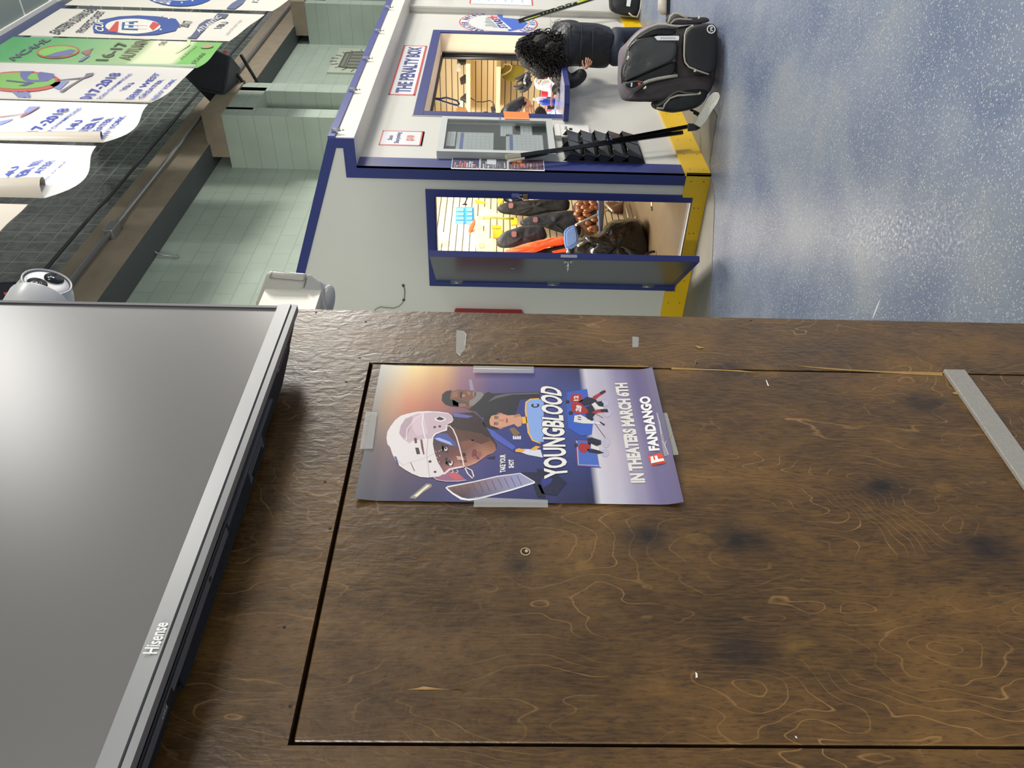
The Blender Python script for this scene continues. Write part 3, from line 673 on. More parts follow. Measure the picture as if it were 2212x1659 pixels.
# three flyers wrapped on the corner board
def flyer(lb, za, zb, c0, cols, sd, tw):
    rnd = random.Random(sd); b = B(); y = YC-.016
    def quad(a, c, e, g, col, k=0): b.poly([(a, y-k+tw*(0), e), (c, y-k, e), (c, y-k, g), (a, y-k, g)], PRINT, col)
    xa, xb = XB-.022, 5.70
    b.prism([(xa, y+.0006, za), (xb, y+.0006, za), (xb, y+.0006, zb), (xa, y+.0006, zb)], (0, .0008, 0), PAPER)
    quad(xa+.018, xb, za+.005, zb-.004, c0, .0002)
    n = 0
    for k in range(10):
        z = zb-.02-k*(zb-za-.03)/10; wd = rnd.uniform(.05, .12); col = rnd.choice(cols); a = xa+.02+rnd.uniform(0, .02)
        for j in range(rnd.randint(2, 6)):
            ww = rnd.uniform(.008, .02); 
            if a+ww > xb-.01: break
            quad(a, a+ww, z-rnd.uniform(.006, .016), z, col, .0004+.0001*n); a += ww+.004; n = (n+1) % 4
    if sd == 2: quad(xa+.09, xb-.01, zb-.12, zb-.05, (196, 198, 204), .0012)
    if sd == 3:
        for (a, e, c) in ((.10, .03, (236, 138, 70)), (.12, .07, (250, 176, 90)), (.07, .09, (226, 110, 60))):
            quad(xa+a, xa+a+.05, zb-e-.035, zb-e, c, .0013)
    tag(b.build('flyer'), lb, 'flyer', 'flyers taped on the booth corner')
flyer('topmost flyer on the booth corner board, dark blue with pink and red print', 1.745, 1.957, (44, 48, 84), [(188, 130, 130), (214, 206, 206), (150, 110, 120), (210, 90, 80)], 1, 0)
flyer('middle flyer on the booth corner board, black and white', 1.535, 1.742, (66, 68, 76), [(206, 208, 212), (160, 162, 168), (120, 122, 130)], 2, 0)
flyer('lowest flyer on the booth corner board, purple brown with an orange burst', 1.258, 1.532, (92, 72, 92), [(206, 176, 140), (168, 140, 150), (130, 100, 110)], 3, 0)
# orange note on the window frame
b = B(); P = [PX(1087, 240.5, 'y', YC-.016), PX(1141, 243, 'y', YC-.016), PX(1144, 258.5, 'y', YC-.066), PX(1090, 257, 'y', YC-.066)]
b.prism(P, (0, -.001, 0), mat('orange_card', (250, 128, 48), .55, emit=.0)); tag(b.build('orange_note'), 'bright orange note stuck on the left frame of the booth window', 'note')
# round team logo on the wall
t = thing('wall_decal', 'round blue and white team logo decal with a red star on the booth wall', 'decal', (9.42, YC, 1.625))
cx, cz, Rr, y = 9.42, 1.625, .445, YC-.002
b = B()
def disc(r, y_, col, a0=0, a1=2*math.pi, cx_=cx, cz_=cz, n=48): b.poly([(cx_+math.cos(a0+(a1-a0)*k/n)*r, y_, cz_+math.sin(a0+(a1-a0)*k/n)*r) for k in range(n+(a1-a0 < 6.2))], VINYL, col)
def pg(pts, y_, col): b.poly([(cx+u, y_, cz+v) for u, v in pts], VINYL, col)
disc(Rr, y, (196, 60, 56)); disc(Rr-.014, y-.0005, (222, 222, 222)); disc(Rr-.10, y-.001, (190, 60, 56)); disc(Rr-.107, y-.0015, (214, 216, 214))
for k in range(9):   # skyline
    u = -.20+k*.042; h = .06+.10*abs(math.sin(k*2.1)); pg([(u, .0), (u+.036, 0), (u+.036, h), (u, h)], y-.002, (160, 168, 164))
pg([(-.18, 0), (.16, .0), (.2, .12), (.0, .16), (-.12, .08)], y-.0018, (176, 184, 178))
pg([(-.33, -.12), (.1, -.02), (.33, .02), (.31, -.13), (.2, -.26), (0, -.335), (-.2, -.27)], y-.0022, (52, 98, 196))
pg([(-.26, -.02), (.16, .10), (.20, .0), (-.24, -.15)], y-.0026, (232, 232, 236))
text(b, 'STARS', (cx-.22, y-.003, cz-.115), (cx+.15, y-.003, cz-.015), (cx-.22, y-.003, cz-.015), VINYL, (44, 48, 128), bold=.06, TR=(cx+.15, y-.003, cz+.085))
st = [(.20+math.sin(k*math.pi/5)*(.085 if k % 2 == 0 else .035), .06+math.cos(k*math.pi/5)*(.085 if k % 2 == 0 else .035)) for k in range(10)]
pg(st, y-.0034, (222, 66, 58))
pg([(.2, -.05), (.33, -.05), (.42, -.2), (.3, -.32), (.16, -.24)], y-.0030, (206, 202, 190))
def arc_text(s, r, a_mid, da, flip, col, h=.07):
    n = len(s)
    for i, ch in enumerate(s):
        if ch == ' ': continue
        a = a_mid + (i-(n-1)/2)*da*(1 if flip else -1)
        u = V3((math.cos(a), 0, math.sin(a))); tg = V3((-math.sin(a), 0, math.cos(a)))*(1 if flip else -1)
        upv = u*(-1 if flip else 1); c = V3((cx, y-.003, cz))+u*r; wd = h*.62*(.4 if ch == 'I' else 1)
        text(b, ch, c-tg*wd/2-upv*h/2, c+tg*wd/2-upv*h/2, c-tg*wd/2+upv*h/2, VINYL, col, bold=.03)
arc_text('GREATER N.Y.C.', Rr-.058, math.pi/2, .165, False, (44, 48, 128)); arc_text('ICE HOCKEY', Rr-.058, -math.pi/2, .185, True, (52, 98, 196))
for a in (.0, math.pi): disc(.015, y-.003, (200, 60, 56), cx_=cx+math.cos(a)*(Rr-.058), cz_=cz, n=8)
b.build('print', t)
b = B(); b.cyl((cx, YC, cz), (cx, YC-.0015, cz), Rr+.004, SIGNW, 48); b.build('backing', t)
# far notice with red verticals, and round black speaker
b = B(); y = YC-.062
P0 = PX(1034, 3, 'y', y); P1 = PX(1146, 15, 'y', y)
b.box((9.95, y-.003, 1.22), (11.6, y, 1.97), PAPER); b.box((9.95, y-.004, 1.955), (11.6, y-.003, 1.97), RED); b.box((9.95, y-.004, 1.22), (11.6, y-.003, 1.235), RED)
for k in range(6): b.box((10.05, y-.004, 1.86-k*.1), (11.4, y-.003, 1.88-k*.1-.05*(k % 2)), mat('pale_print', (186, 196, 212), .5))
tag(b.build('rate_board'), 'large white notice with red edges on the wall beyond the team logo', 'notice')
b = B(); p = PX(962, -1, 'y', YC-.06); b.cyl((p.x+.1, YC-.06, p.z), (p.x+.1, YC-.12, p.z), .10, BLK, 24, r2=.085); b.cyl((p.x+.1, YC-.12, p.z), (p.x+.1, YC-.125, p.z), .05, WHT, 20)
tag(b.build('wall_speaker', bevel=.004), 'round black wall fitting at the top edge of the picture', 'speaker')
# wire and red tray on the booth side wall
b = B(); W_ = [(871, 617), (874, 625), (874, 637), (873, 648), (868, 656), (862, 662), (850, 666), (835, 665), (822, 663), (812, 668), (806, 676), (800, 690)]
b.tube([PX(x, y, 'x', XB-.01) for x, y in W_], .0045, mat('grey_wire', (120, 124, 118), .5), 6)
for (x, y) in ((871, 617), (872, 648)): b.ball(PX(x, y, 'x', XB-.01), .012, DGREY, 8, 6)
tag(b.build('loose_wire'), 'thin grey wire curling down the booth side wall above the red box', 'wire')
REDP = mat('red_enamel', (168, 22, 30), .3)
t = thing('red_wall_cabinet', 'red rounded wall cabinet half hidden behind the plywood edge', 'cabinet', (XB, 4.05, 1.37))
b = B(); y0_, y1_, z0_, z1_ = 3.765, 4.25, 1.375, 1.955
for (a, c, e, g) in ((y0_, y1_, z0_, z1_),): b.box((XB-.10, a, e), (XB, c, g), REDP)
b.build('cabinet_frame', t, bevel=.018, seg=3)
b = B(); b.box((XB-.07, y0_+.04, z0_+.04), (XB-.001, y1_-.04, z1_-.04), mat('dark_red_inner', (96, 12, 18), .4)); b.build('cabinet_door', t)

# ------------------------------------------------------------------ hanging banners
YB = 2.60
def P2(x, y, k=0):
    p = PX(x, y, 'y', YB); return V3((p.x, YB-.006-.0015*k, p.z))
def lerp(a, b, t_): return tuple(p+(q-p)*t_ for p, q in zip(a, b))
BANNERS = []
def banner(lb, xl, xr, zl, zr, ztop, colf, sag, curl=0.0, art=None, backcol=(196, 186, 170)):
    """vinyl sheet from ztop down to (zl..zr); the left edge may roll forward at the bottom"""
    b = B(); nx, nz = 18, 26
    def pos(u, v):   # u 0..1 left-right, v 0..1 bottom-top
        zb = zl+(zr-zl)*u + sag*math.sin(u*math.pi)*-.0
        zb = zl+(zr-zl)*u + sag*(math.sin(u*math.pi*1.0)*-1*(1-u)*1.6)
        z = zb+(ztop-zb)*v; x = xl+(xr-xl)*u; yy = YB+.004*math.sin(u*9+v*3)*(1-v)
        return V3((x, yy, z))
    g = [[b.v(pos(i/nx, j/nz)) for i in range(nx+1)] for j in range(nz+1)]
    for j in range(nz):
        for i in range(nx):
            cs = [colf(u, v) for u, v in ((i/nx, j/nz), ((i+1)/nx, j/nz), ((i+1)/nx, (j+1)/nz), (i/nx, (j+1)/nz))]
            b.f([g[j][i], g[j][i+1], g[j+1][i+1], g[j+1][i]], VINYL, True, cs)
    if curl:
        # rolled left edge: a half tube of sheet standing in front of the left side
        rs = []
        for j in range(nz+1):
            v = j/nz; r = curl*(1-v*.85); p = pos(0, v); ring = []
            for k in range(9):
                a = math.pi*(.0+1.15*k/8); ring.append(V3((p.x+r*(1-math.cos(a))*.9-.0, p.y-math.sin(a)*r*.8-.001, p.z+(.10*curl/.12)*(k/8)*(1-v))))
            rs.append(ring)
        R_ = [[b.v(q) for q in r] for r in rs]
        for a_, c_ in zip(R_, R_[1:]):
            for k in range(8): b.f([a_[k], a_[k+1], c_[k+1], c_[k]], VINYL, True, backcol)
    if art: art(b)
    o = b.build('hanging_banner'); tag(o, lb, 'banner', 'championship banners hanging in a row'); BANNERS.append(o)
def A(b, pts, k, col, s=1, ox=0, oy=0): b.poly([P2(ox+x/s, oy+y/s, k) for x, y in pts], VINYL, col)
def TT(b, s_, pts, k, col, sc, ox, oy, bold=.03):
    q = [P2(ox+x/sc, oy+y/sc, k) for x, y in pts]; text(b, s_, q[0], q[1], q[2], VINYL, col, min(bold, .022))
c1 = 7.373; c2 = 6.506; c3 = 6.9125; c4 = 7.373
WH = lambda u, v: (214, 210, 200)
ZTOP = 6.72
def ell(cx_, cy_, a, b_, rot, n=28): return [(cx_+a*math.cos(t_)*math.cos(rot)-b_*math.sin(t_)*math.sin(rot), cy_+a*math.cos(t_)*math.sin(rot)+b_*math.sin(t_)*math.cos(rot)) for t_ in [2*math.pi*k/n for k in range(n)]]
xz = lambda x, y: (PX(x, y, 'y', YB).x, PX(x, y, 'y', YB).z)
# farthest (top edge of the photo)
(xl, zl), (xr, zr) = xz(588, 24), xz(655, -20)
def art0(b):
    A(b, ell(700, -110, 520, 205, .02), 1, (52, 84, 164), c2, 280, 0); A(b, ell(690, -130, 420, 150, .02), 2, (222, 220, 214), c2, 280, 0)
    for (x, y) in ((737, 48), (885, 20), (1005, -10)): A(b, [(x+(20 if k % 2 == 0 else 8)*math.cos(k*math.pi/5), y+(16 if k % 2 == 0 else 6)*math.sin(k*math.pi/5)) for k in range(10)], 3, (236, 236, 236), c2, 280, 0)
    TT(b, 'ELITE', [(560, 80), (590, 30), (330, 25)], 3, (232, 232, 230), c2, 280, 0)
    A(b, [(1360, 130), (1480, 135), (1590, 60), (1640, 0), (1530, 0), (1430, 60)], 1, (96, 104, 140), c2, 280, 0)
    TT(b, '12', [(1800, 42), (1830, -12), (1715, 38)], 1, (130, 134, 150), c2, 280, 0)
banner('farthest cream banner with a blue ring of stars at the top edge of the photo', xl, xr, zl, zr, ZTOP, WH, .0, art=art0)
(xl, zl), (xr, zr) = xz(495, 89), xz(572, 31)
def art1(b):
    TT(b, 'EASTERN SUVAN EAST', [(940, 560), (1600, 130), (780, 520)], 1, (74, 76, 88), c1, 0, 0, .02)
    TT(b, 'PROSPECT CADET', [(1340, 530), (1690, 190), (1200, 520)], 1, (74, 76, 88), c1, 0, 0, .02)
    A(b, [(1480, 440), (1530, 340), (1900, 270), (2200, 255), (2500, 270), (2800, 310), (2870, 400), (2800, 500), (2500, 560), (2200, 570), (1700, 545), (1500, 530)], 1, (62, 84, 150), c1, 0, 0)
    A(b, ell(2120, 430, 440, 120, .0), 2, (222, 216, 206), c1, 0, 0)
    A(b, [(1720, 520), (1850, 360), (1900, 355), (1880, 525)], 3, (196, 78, 74), c1, 0, 0); A(b, [(1950, 370), (2200, 350), (2200, 500), (1940, 490)], 3, (52, 96, 150), c1, 0, 0); A(b, [(2440, 360), (2560, 400), (2440, 500), (2380, 440)], 3, (196, 78, 74), c1, 0, 0)
    TT(b, 'EE', [(2340, 480), (2350, 380), (1980, 470)], 4, (224, 220, 214), c1, 0, 0, .05)
    TT(b, 'CUP', [(1660, 530), (1650, 350), (1520, 500)], 4, (230, 226, 218), c1, 0, 0)
    for (x, y) in ((465, 225), (555, 272), (440, 430)): A(b, [(x+(24 if k % 2 == 0 else 9)*math.cos(k*math.pi/5), y+(18 if k % 2 == 0 else 7)*math.sin(k*math.pi/5)) for k in range(10)], 4, (232, 230, 226), c2, 280, 0)
    TT(b, '2017', [(825, 395), (905, 300), (680, 395)], 1, (66, 68, 78), c2, 280, 0, .01)
    A(b, [(800, 545), (940, 550), (1000, 480), (1060, 430), (1110, 350), (1200, 300), (1300, 260), (1340, 265), (1395, 205), (1240, 195), (1170, 270), (1080, 285), (980, 350), (920, 450), (860, 520)], 1, (92, 96, 124), c2, 280, 0)
    TT(b, 'ATLANTIC', [(985, 470), (1300, 250), (925, 440)], 2, (214, 212, 208), c2, 280, 0)
    TT(b, '18U', [(1295, 405), (1405, 315), (1180, 410)], 1, (84, 86, 100), c2, 280, 0, .01)
    TT(b, 'GREATER NEW YORK', [(1380, 500), (1590, 290), (1345, 490)], 1, (168, 166, 166), c2, 280, 0, .0)
banner('cream banner with a blue shield lettered CUP and the number 18U', xl, xr, zl, zr, ZTOP-.02, WH, .0, art=art1)
(xl, zl), (xr, zr) = xz(425, 147), xz(481, 92)
def gcol(u, v):
    if v < .12: return (118, 178, 96)
    if v < .32: return lerp((206, 214, 176), (226, 222, 196), u)
    return lerp((160, 182, 138), (84, 156, 98), max(0, min(1, (v-.32)/.6)))
def art2(b):
    TT(b, 'NCAHL', [(230, 980), (820, 645), (140, 930)], 1, (96, 100, 112), c1, 0, 0, .05)
    A(b, ell(930, 835, 340, 105, -.06), 1, (176, 96, 84), c1, 0, 0); A(b, ell(930, 835, 310, 84, -.06), 2, (128, 184, 96), c1, 0, 0)
    A(b, [(720, 910), (900, 850), (1130, 800), (1220, 815), (1150, 880), (900, 925)], 3, (112, 112, 156), c1, 0, 0)
    A(b, [(1240, 990), (1400, 880), (1440, 900), (1310, 985)], 1, (120, 122, 156), c1, 0, 0)
    A(b, [(1290, 840), (1500, 770), (1460, 810), (1420, 890), (1380, 895)], 1, (150, 110, 110), c1, 0, 0)
    TT(b, '16-17', [(1720, 975), (2080, 690), (1510, 970)], 1, (86, 88, 76), c1, 0, 0)
    TT(b, 'AUTUMN', [(2080, 965), (2400, 640), (1870, 950)], 1, (120, 120, 98), c1, 0, 0)
    TT(b, 'STARS', [(490, 640), (540, 590), (400, 640)], 1, (104, 100, 82), c2, 280, 0)
    A(b, [(690, 750), (850, 640), (860, 570), (815, 565), (800, 640), (640, 760)], 1, (196, 214, 166), c2, 280, 0)
    TT(b, 'ALBANY', [(740, 840), (970, 640), (690, 840)], 1, (140, 176, 110), c2, 280, 0)
    TT(b, 'STARS', [(920, 900), (1080, 760), (860, 890)], 1, (96, 132, 84), c2, 280, 0)
    A(b, ell(1090, 660, 90, 26, -.1), 1, (166, 150, 120), c2, 280, 0)
banner('green banner with a leaf shaped emblem and STARS at its foot', xl, xr, zl, zr, ZTOP, gcol, .04, curl=.03, art=art2, backcol=(150, 170, 140))
(xl, zl), (xr, zr) = xz(325, 222), xz(420, 147)
def art3(b):
    A(b, ell(330, 1310, 640, 165, .0), 1, (190, 92, 88), c1, 0, 0); A(b, ell(300, 1300, 590, 130, .0), 2, (126, 172, 94), c1, 0, 0)
    A(b, [(330, 1150), (560, 1150), (480, 1200), (430, 1260), (500, 1290), (630, 1290), (600, 1200), (640, 1160), (860, 1190), (880, 1240), (760, 1310), (480, 1330), (380, 1290), (330, 1230)], 3, (104, 106, 156), c1, 0, 0)
    A(b, [(120, 1290), (480, 1330), (560, 1340), (400, 1390), (300, 1385), (420, 1345), (100, 1310)], 3, (86, 88, 116), c1, 0, 0)
    A(b, [(200, 1470), (330, 1580), (400, 1560), (460, 1590), (490, 1540), (450, 1460), (380, 1480), (330, 1500), (260, 1470)], 1, (124, 128, 172), c1, 0, 0)
    A(b, [(760, 1350), (940, 1310), (1110, 1300), (960, 1440), (920, 1430)], 1, (132, 138, 186), c1, 0, 0)
    A(b, [(920, 1285), (1340, 1240), (1380, 1180), (1500, 1170), (1480, 1210), (1380, 1250), (1340, 1260), (1010, 1480), (950, 1470), (1290, 1265), (920, 1295)], 1, (120, 112, 124), c1, 0, 0)
    TT(b, '017-2018', [(1430, 1605), (1950, 1175), (1240, 1600)], 1, (62, 72, 160), c1, 0, 0, .05)
    TT(b, 'SON CHAMPIONS', [(1600, 1585), (2120, 1180), (1530, 1590)], 1, (92, 100, 176), c1, 0, 0)
    TT(b, '10U', [(920, 690), (1060, 580), (790, 720)], 1, (62, 72, 160), c4, 150, 100, .04)
    TT(b, 'ERIII WEST', [(990, 870), (1460, 440), (890, 860)], 1, (62, 72, 160), c4, 150, 100, .04)
    TT(b, 'GREATER', [(1170, 835), (1520, 540), (1080, 840)], 1, (74, 84, 168), c4, 150, 100, .02)
    TT(b, 'NEW YORK', [(1370, 860), (1720, 530), (1290, 860)], 1, (88, 98, 176), c4, 150, 100, .02)
banner('pale banner with a big oval emblem reading 10U TIERIII WEST', xl, xr, zl, zr, ZTOP+.25, lambda u, v: (206, 202, 197), .05, curl=.02, art=art3)
(xl, zl), (xr, zr) = xz(222, 308), xz(320, 225)
def art4(b):
    TT(b, '017-2018', [(450, 690), (1060, 250), (270, 690)], 1, (66, 78, 172), c3, 0, 200, .04)
    TT(b, 'SON CHAMPIONS', [(620, 690), (1230, 240), (555, 690)], 1, (96, 108, 186), c3, 0, 200)
    TT(b, '14U', [(1115, 550), (1260, 420), (975, 560)], 1, (66, 78, 172), c3, 0, 200, .05)
    TT(b, 'TIER II', [(1290, 610), (1560, 380), (1110, 640)], 1, (66, 78, 172), c3, 0, 200, .05)
    TT(b, 'REATER', [(1440, 620), (1720, 380), (1320, 640)], 1, (74, 86, 176), c3, 0, 200, .04)
    TT(b, 'EW YORK', [(1570, 680), (1900, 350), (1460, 700)], 1, (80, 90, 178), c3, 0, 200, .04)
    A(b, [(0, 370), (400, 320), (480, 220), (610, 220), (430, 330), (310, 385), (300, 380), (340, 335), (0, 382)], 1, (170, 120, 124), c3, 0, 200)
    A(b, [(350, 315), (440, 225), (600, 222), (430, 318)], 2, (150, 156, 204), c3, 0, 200)
    A(b, [(0, 440), (210, 400), (150, 440), (0, 500)], 1, (150, 156, 204), c3, 0, 200)
banner('bright white banner reading 14U TIER II with a rolled edge', xl, xr, zl, zr, ZTOP+.6, lambda u, v: (226, 224, 220), .13, curl=.075, art=art4)
(xl, zl), (xr, zr) = xz(96, 428), xz(208, 315)
def art5(b):
    TT(b, '14U', [(140, 1290), (310, 1100), (0, 1320)], 1, (82, 98, 190), c3, 0, 200, .05)
    TT(b, 'ER III', [(390, 1240), (660, 1015), (210, 1280)], 1, (82, 98, 190), c3, 0, 200, .04)
    TT(b, 'ATER', [(600, 1215), (840, 1015), (480, 1230)], 1, (90, 104, 192), c3, 0, 200, .03)
    TT(b, 'W YORK', [(690, 1320), (1040, 995), (610, 1370)], 1, (90, 104, 192), c3, 0, 200, .04)
banner('overexposed white banner reading TIER III with a wide rolled edge', xl, xr, zl, zr, ZTOP+1.0, lambda u, v: (236, 236, 234), .16, curl=.12, art=art5)  # overexposure put into the sheet colour as a brighter white
(xl, zl), (xr, zr) = xz(-40, 540), xz(60, 441)
banner('nearest cream banner, only its lower right corner showing', xl, xr, zl, zr, ZTOP+1.2, lambda u, v: (214, 204, 188), .0)
b = B(); b.tube([(9.0, 2.64, 6.735), (14, 2.64, 6.735)], .008, DGREY, 8)
 
tag(b.build('banner_rail'), 'thin steel rail the banners hang from', 'rail')

# ------------------------------------------------------------------ loudspeakers on the ledge
def loudspeaker(lb, pts, badge, d, foot):
    H = V3((FW.x, FW.y, 0)).normalized()
    t = thing('loudspeaker', lb, 'loudspeaker', DP(*pts[2], d), 'black loudspeakers on the hall ledge')
    b = B(); b.prism([DP(x, y, d) for x, y in pts], H*.42, mat('speaker_charcoal', (42, 48, 60), .55, var=.1)); b.build('cabinet', t, bevel=.02)
    cx_ = sum(p[0] for p in pts)/len(pts); cy_ = sum(p[1] for p in pts)/len(pts)
    b = B(); b.prism([DP(cx_+(x-cx_)*.84, cy_+(y-cy_)*.88, d-.002) for x, y in pts], -H*.012, mat('speaker_grille', (36, 40, 50), .7, var=.2, vs=200)); g_ = b.build('grille', t)
    b = B(); x, y = badge; b.prism([DP(x+u, y+v, d-.018) for u, v in ((-4, -2), (3, -3), (4, 2), (-3, 3))], -H*.006, mat('badge_red', (232, 92, 72), .4)); b.build('badge', g_)
    for p, q in foot:
        b = B(); b.tube([DP(*p, d+.3), DP(*q, d+.55)], .022, BLK, 6); b.build('bracket_arm', t)
loudspeaker('black loudspeaker with a red badge on the ledge beside the green banner', [(392, 158), (430, 196), (486, 207), (499, 120), (461, 104), (408, 98)], (486, 112), 10.2, (((520, 118), (556, 178)), ((512, 160), (545, 205))))
loudspeaker('black loudspeaker with a red badge at the left edge above the dome camera', [(-40, 610), (-40, 690), (58, 720), (40, 607)], (13, 634), 7.0, (((45, 640), (70, 690)),))
# mural plaque
t = thing('mural_plaque', 'square relief plaque with a grey barrel shape and rays on the green wall', 'plaque', (14.0, 4.45, 4.3))
b = B(); x0, x1, z0, z1 = 13.35, 14.65, 3.30, 4.47; b.box((x0, 4.42, z0), (x1, 4.45, z1), mat('plaque_mint', (176, 184, 168), .6)); b.build('plaque_board', t)
b = B(); ps = [(13.62, 4.31), (14.35, 4.31), (14.42, 4.1), (14.40, 3.7), (14.3, 3.45), (13.7, 3.45), (13.6, 3.7), (13.57, 4.1)]
b.prism([(x, 4.42, z) for x, z in ps], (0, -.01, 0), mat('plaque_grey', (122, 126, 116), .6)); ol = mat('plaque_line', (92, 98, 86), .6)
b.tube([(x, 4.408, z) for x, z in ps+ps[:1]], .014, ol, 6, cap=False)
for z in (4.20, 4.24): b.box((13.6, 4.402, z-.01), (14.4, 4.41, z), ol)
for k in range(4): b.box((13.72+.17*k, 4.403, 3.5), (13.74+.17*k, 4.41, 4.18), ol)
b.build('barrel_relief', t)
b = B()
for k in range(22):
    a = 2*math.pi*k/22; u = V3((math.cos(a), 0, math.sin(a))); c = V3((13.99, 4.417, 3.9)); b.tube([c+u*.50, c+u*.62], .008, ol, 5); b.build('ray', t); b = B()
b.bm.free()
# ------------------------------------------------------------------ soft shapes
def soft(name, pts, d, th, m, par=None, puff=.18, rough=0, seed=1, sub=1, M=None, P=None):
    """a stuffed shape whose outline is pts (picture rays at depth d, or P in world) and whose thickness runs away from the viewer"""
    P = P or [DP(x, y, d) for x, y in pts]
    # densify
    Q = []
    for p, q in zip(P, P[1:]+P[:1]):
        n = max(1, int((q-p).length/.06)); Q += [p.lerp(q, k/n) for k in range(n)]
    c = sum(Q, V3())/len(Q); H = (c-CO); H.z = 0; H.normalize(); rs = []
    for k, (s_, o_) in enumerate(((.72, 0), (.90, .10), (1.0, .32), (1.0, .68), (.88, .92), (.7, 1.0))):
        s_ = 1-(1-s_)*puff/.18*.6
        rs.append([c+(q-c)*s_+H*th*o_+V3((noise.noise(q*9+V3((k, seed, 0))), noise.noise(q*9+V3((seed, k, 5))), noise.noise(q*8+V3((0, 3, k)))))*rough for q in Q])
    # front faces with inner rings so folds can be carried
    inner = []
    for s_ in (.15, .45):
        inner.append([c+(q-c)*s_-H*th*.04+V3((noise.noise(q*14*s_+V3((seed, 1, s_*7))), noise.noise(q*14+V3((2, seed, s_*9))), 0))*rough*1.6 for q in Q])
    b = B(); b.rings(inner+rs, m, smooth=True)
    return b.build(name, par, sub=sub)
def line_on(name, pts, d, r, m, par=None, n=6):
    b = B(); b.tube([DP(x, y, d if not isinstance(d, list) else d[i]) for i, (x, y) in enumerate(pts)], r, m, n); return b.build(name, par)
def cr(pts, x0, y0, s): return [(x0+x/s, y0+y/s) for x, y in pts]
FABN = mat('dark_bag_fabric', (58, 52, 54), .75, var=.25, vs=14, bump=.25, bs=300)
FABL = mat('mauve_grey_fabric', (116, 106, 114), .7, var=.2, vs=10, bump=.2, bs=300)
GLOS = mat('coated_black_panel', (62, 64, 63), .34, var=.25, vs=7, bump=.5, bs=9)
FABK = mat('black_bag_fabric', (14, 16, 20), .6, var=.2, vs=14, bump=.15, bs=260)
PIPE = mat('pale_piping', (172, 168, 154), .4, var=.1, vs=60); PIPED = mat('grey_zip', (96, 94, 90), .5)
GOLD = mat('pale_brass', (222, 212, 168), .25, .6)
# ------------------------------------------------------------------ big hockey bag
bd = 5.62
t = thing('hockey_bag', 'large black and grey wheeled hockey bag standing upright on the blue floor', 'bag', PX(1553, 137, 'z', 0))
K = lambda pts: cr(pts, 1320, 20, 6.912)
PB = {}
def bagpart(nm, pts, d, th, m, puff=.14, rough=.006, seed=1, lb=None):
    o = soft(nm, K(pts), d, th, m, t, puff, rough, seed)
    if lb: o['label'] = lb
    PB[nm] = o
    return o
bagpart('upper_compartment', [(150, 1100), (165, 900), (170, 640), (200, 560), (265, 520), (360, 400), (500, 262), (640, 195), (760, 190), (900, 240), (1010, 250), (1030, 700), (1030, 1385), (640, 1392), (250, 1392), (205, 1360), (180, 1260)], bd+.07, .34, FABL)
bagpart('lower_compartment', [(960, 262), (1180, 236), (1480, 190), (1560, 205), (1612, 300), (1612, 620), (1600, 950), (1570, 1150), (1480, 1320), (1000, 1390), (960, 1000)], bd+.05, .36, FABN, puff=.1)
bagpart('side_panel', [(300, 1385), (215, 1350), (430, 1175), (520, 1110), (985, 1000), (1330, 960), (1590, 940), (1560, 1180), (1400, 1385), (700, 1392)], bd+.02, .3, FABN, seed=5)
bagpart('front_flap', [(165, 1090), (152, 950), (180, 840), (235, 720), (262, 545), (330, 480), (470, 410), (640, 385), (1000, 388), (1010, 560), (1005, 730), (850, 815), (560, 935), (300, 1055), (200, 1100)], bd-.015, .09, GLOS, rough=.012, seed=3, lb='glossy grey black front flap')
bagpart('flap_border', [(300, 1060), (560, 940), (860, 815), (1000, 740), (1000, 975), (720, 1010), (480, 1090), (200, 1100)], bd+.0, .08, FABK, seed=4)
bagpart('top_border', [(330, 480), (460, 360), (640, 275), (800, 258), (1000, 282), (1000, 385), (640, 385), (470, 408)], bd+.0, .08, FABK, seed=7)
bagpart('front_pocket', [(1102, 420), (1115, 320), (1200, 245), (1350, 222), (1520, 200), (1585, 232), (1608, 330), (1604, 620), (1588, 880), (1540, 950), (1460, 975), (1290, 920), (1150, 870), (1100, 800), (1088, 600)], bd-.05, .13, FABK, puff=.1, rough=.004, seed=2, lb='flat black square front pocket')
bagpart('left_side_pocket', [(665, 1400), (700, 1380), (860, 1290), (1000, 1225), (1120, 1180), (1360, 1165), (1530, 1190), (1440, 1390), (1330, 1470), (1190, 1515), (1000, 1545), (900, 1548), (760, 1510), (680, 1480)], bd-.01, .3, FABK, puff=.16, rough=.008, seed=6, lb='bulging black side pocket with an open zip')
bagpart('right_side_pocket', [(850, 205), (885, 110), (930, 62), (1000, 58), (1060, 85), (1140, 112), (1300, 120), (1440, 112), (1490, 140), (1512, 190), (1380, 215), (1180, 238), (980, 240)], bd+.06, .22, FABN, puff=.14, seed=8)
def pip(nm, pts, d, r, m): return line_on(nm, K(pts), d, r, m, t)
pip('arched_piping', [(245, 600), (262, 545), (330, 450), (430, 350), (560, 275), (700, 228), (820, 230), (920, 250), (1000, 268)], bd-.01, .009, PIPE)
pip('arched_piping', [(255, 575), (300, 500), (400, 400), (520, 320), (650, 262), (800, 250), (1000, 278)], bd-.016, .005, PIPED)
pip('zip_line', [(165, 1110), (155, 980), (180, 850), (240, 745)], bd-.02, .004, BLK)
pip('lower_piping', [(990, 990), (850, 1010), (700, 1035), (560, 1070), (480, 1105)], bd-.03, .011, PIPE)
pip('zip_mouth', [(195, 1115), (300, 1085), (400, 1075), (470, 1085), (480, 1115), (400, 1165), (330, 1195), (270, 1200), (220, 1160), (195, 1115)], bd-.035, .0055, PIPED)
o = soft('open_zip_gap', K([(205, 1120), (300, 1095), (450, 1090), (400, 1150), (300, 1180), (240, 1165)]), bd-.03, .04, BLKM, t, .1, 0, 1)
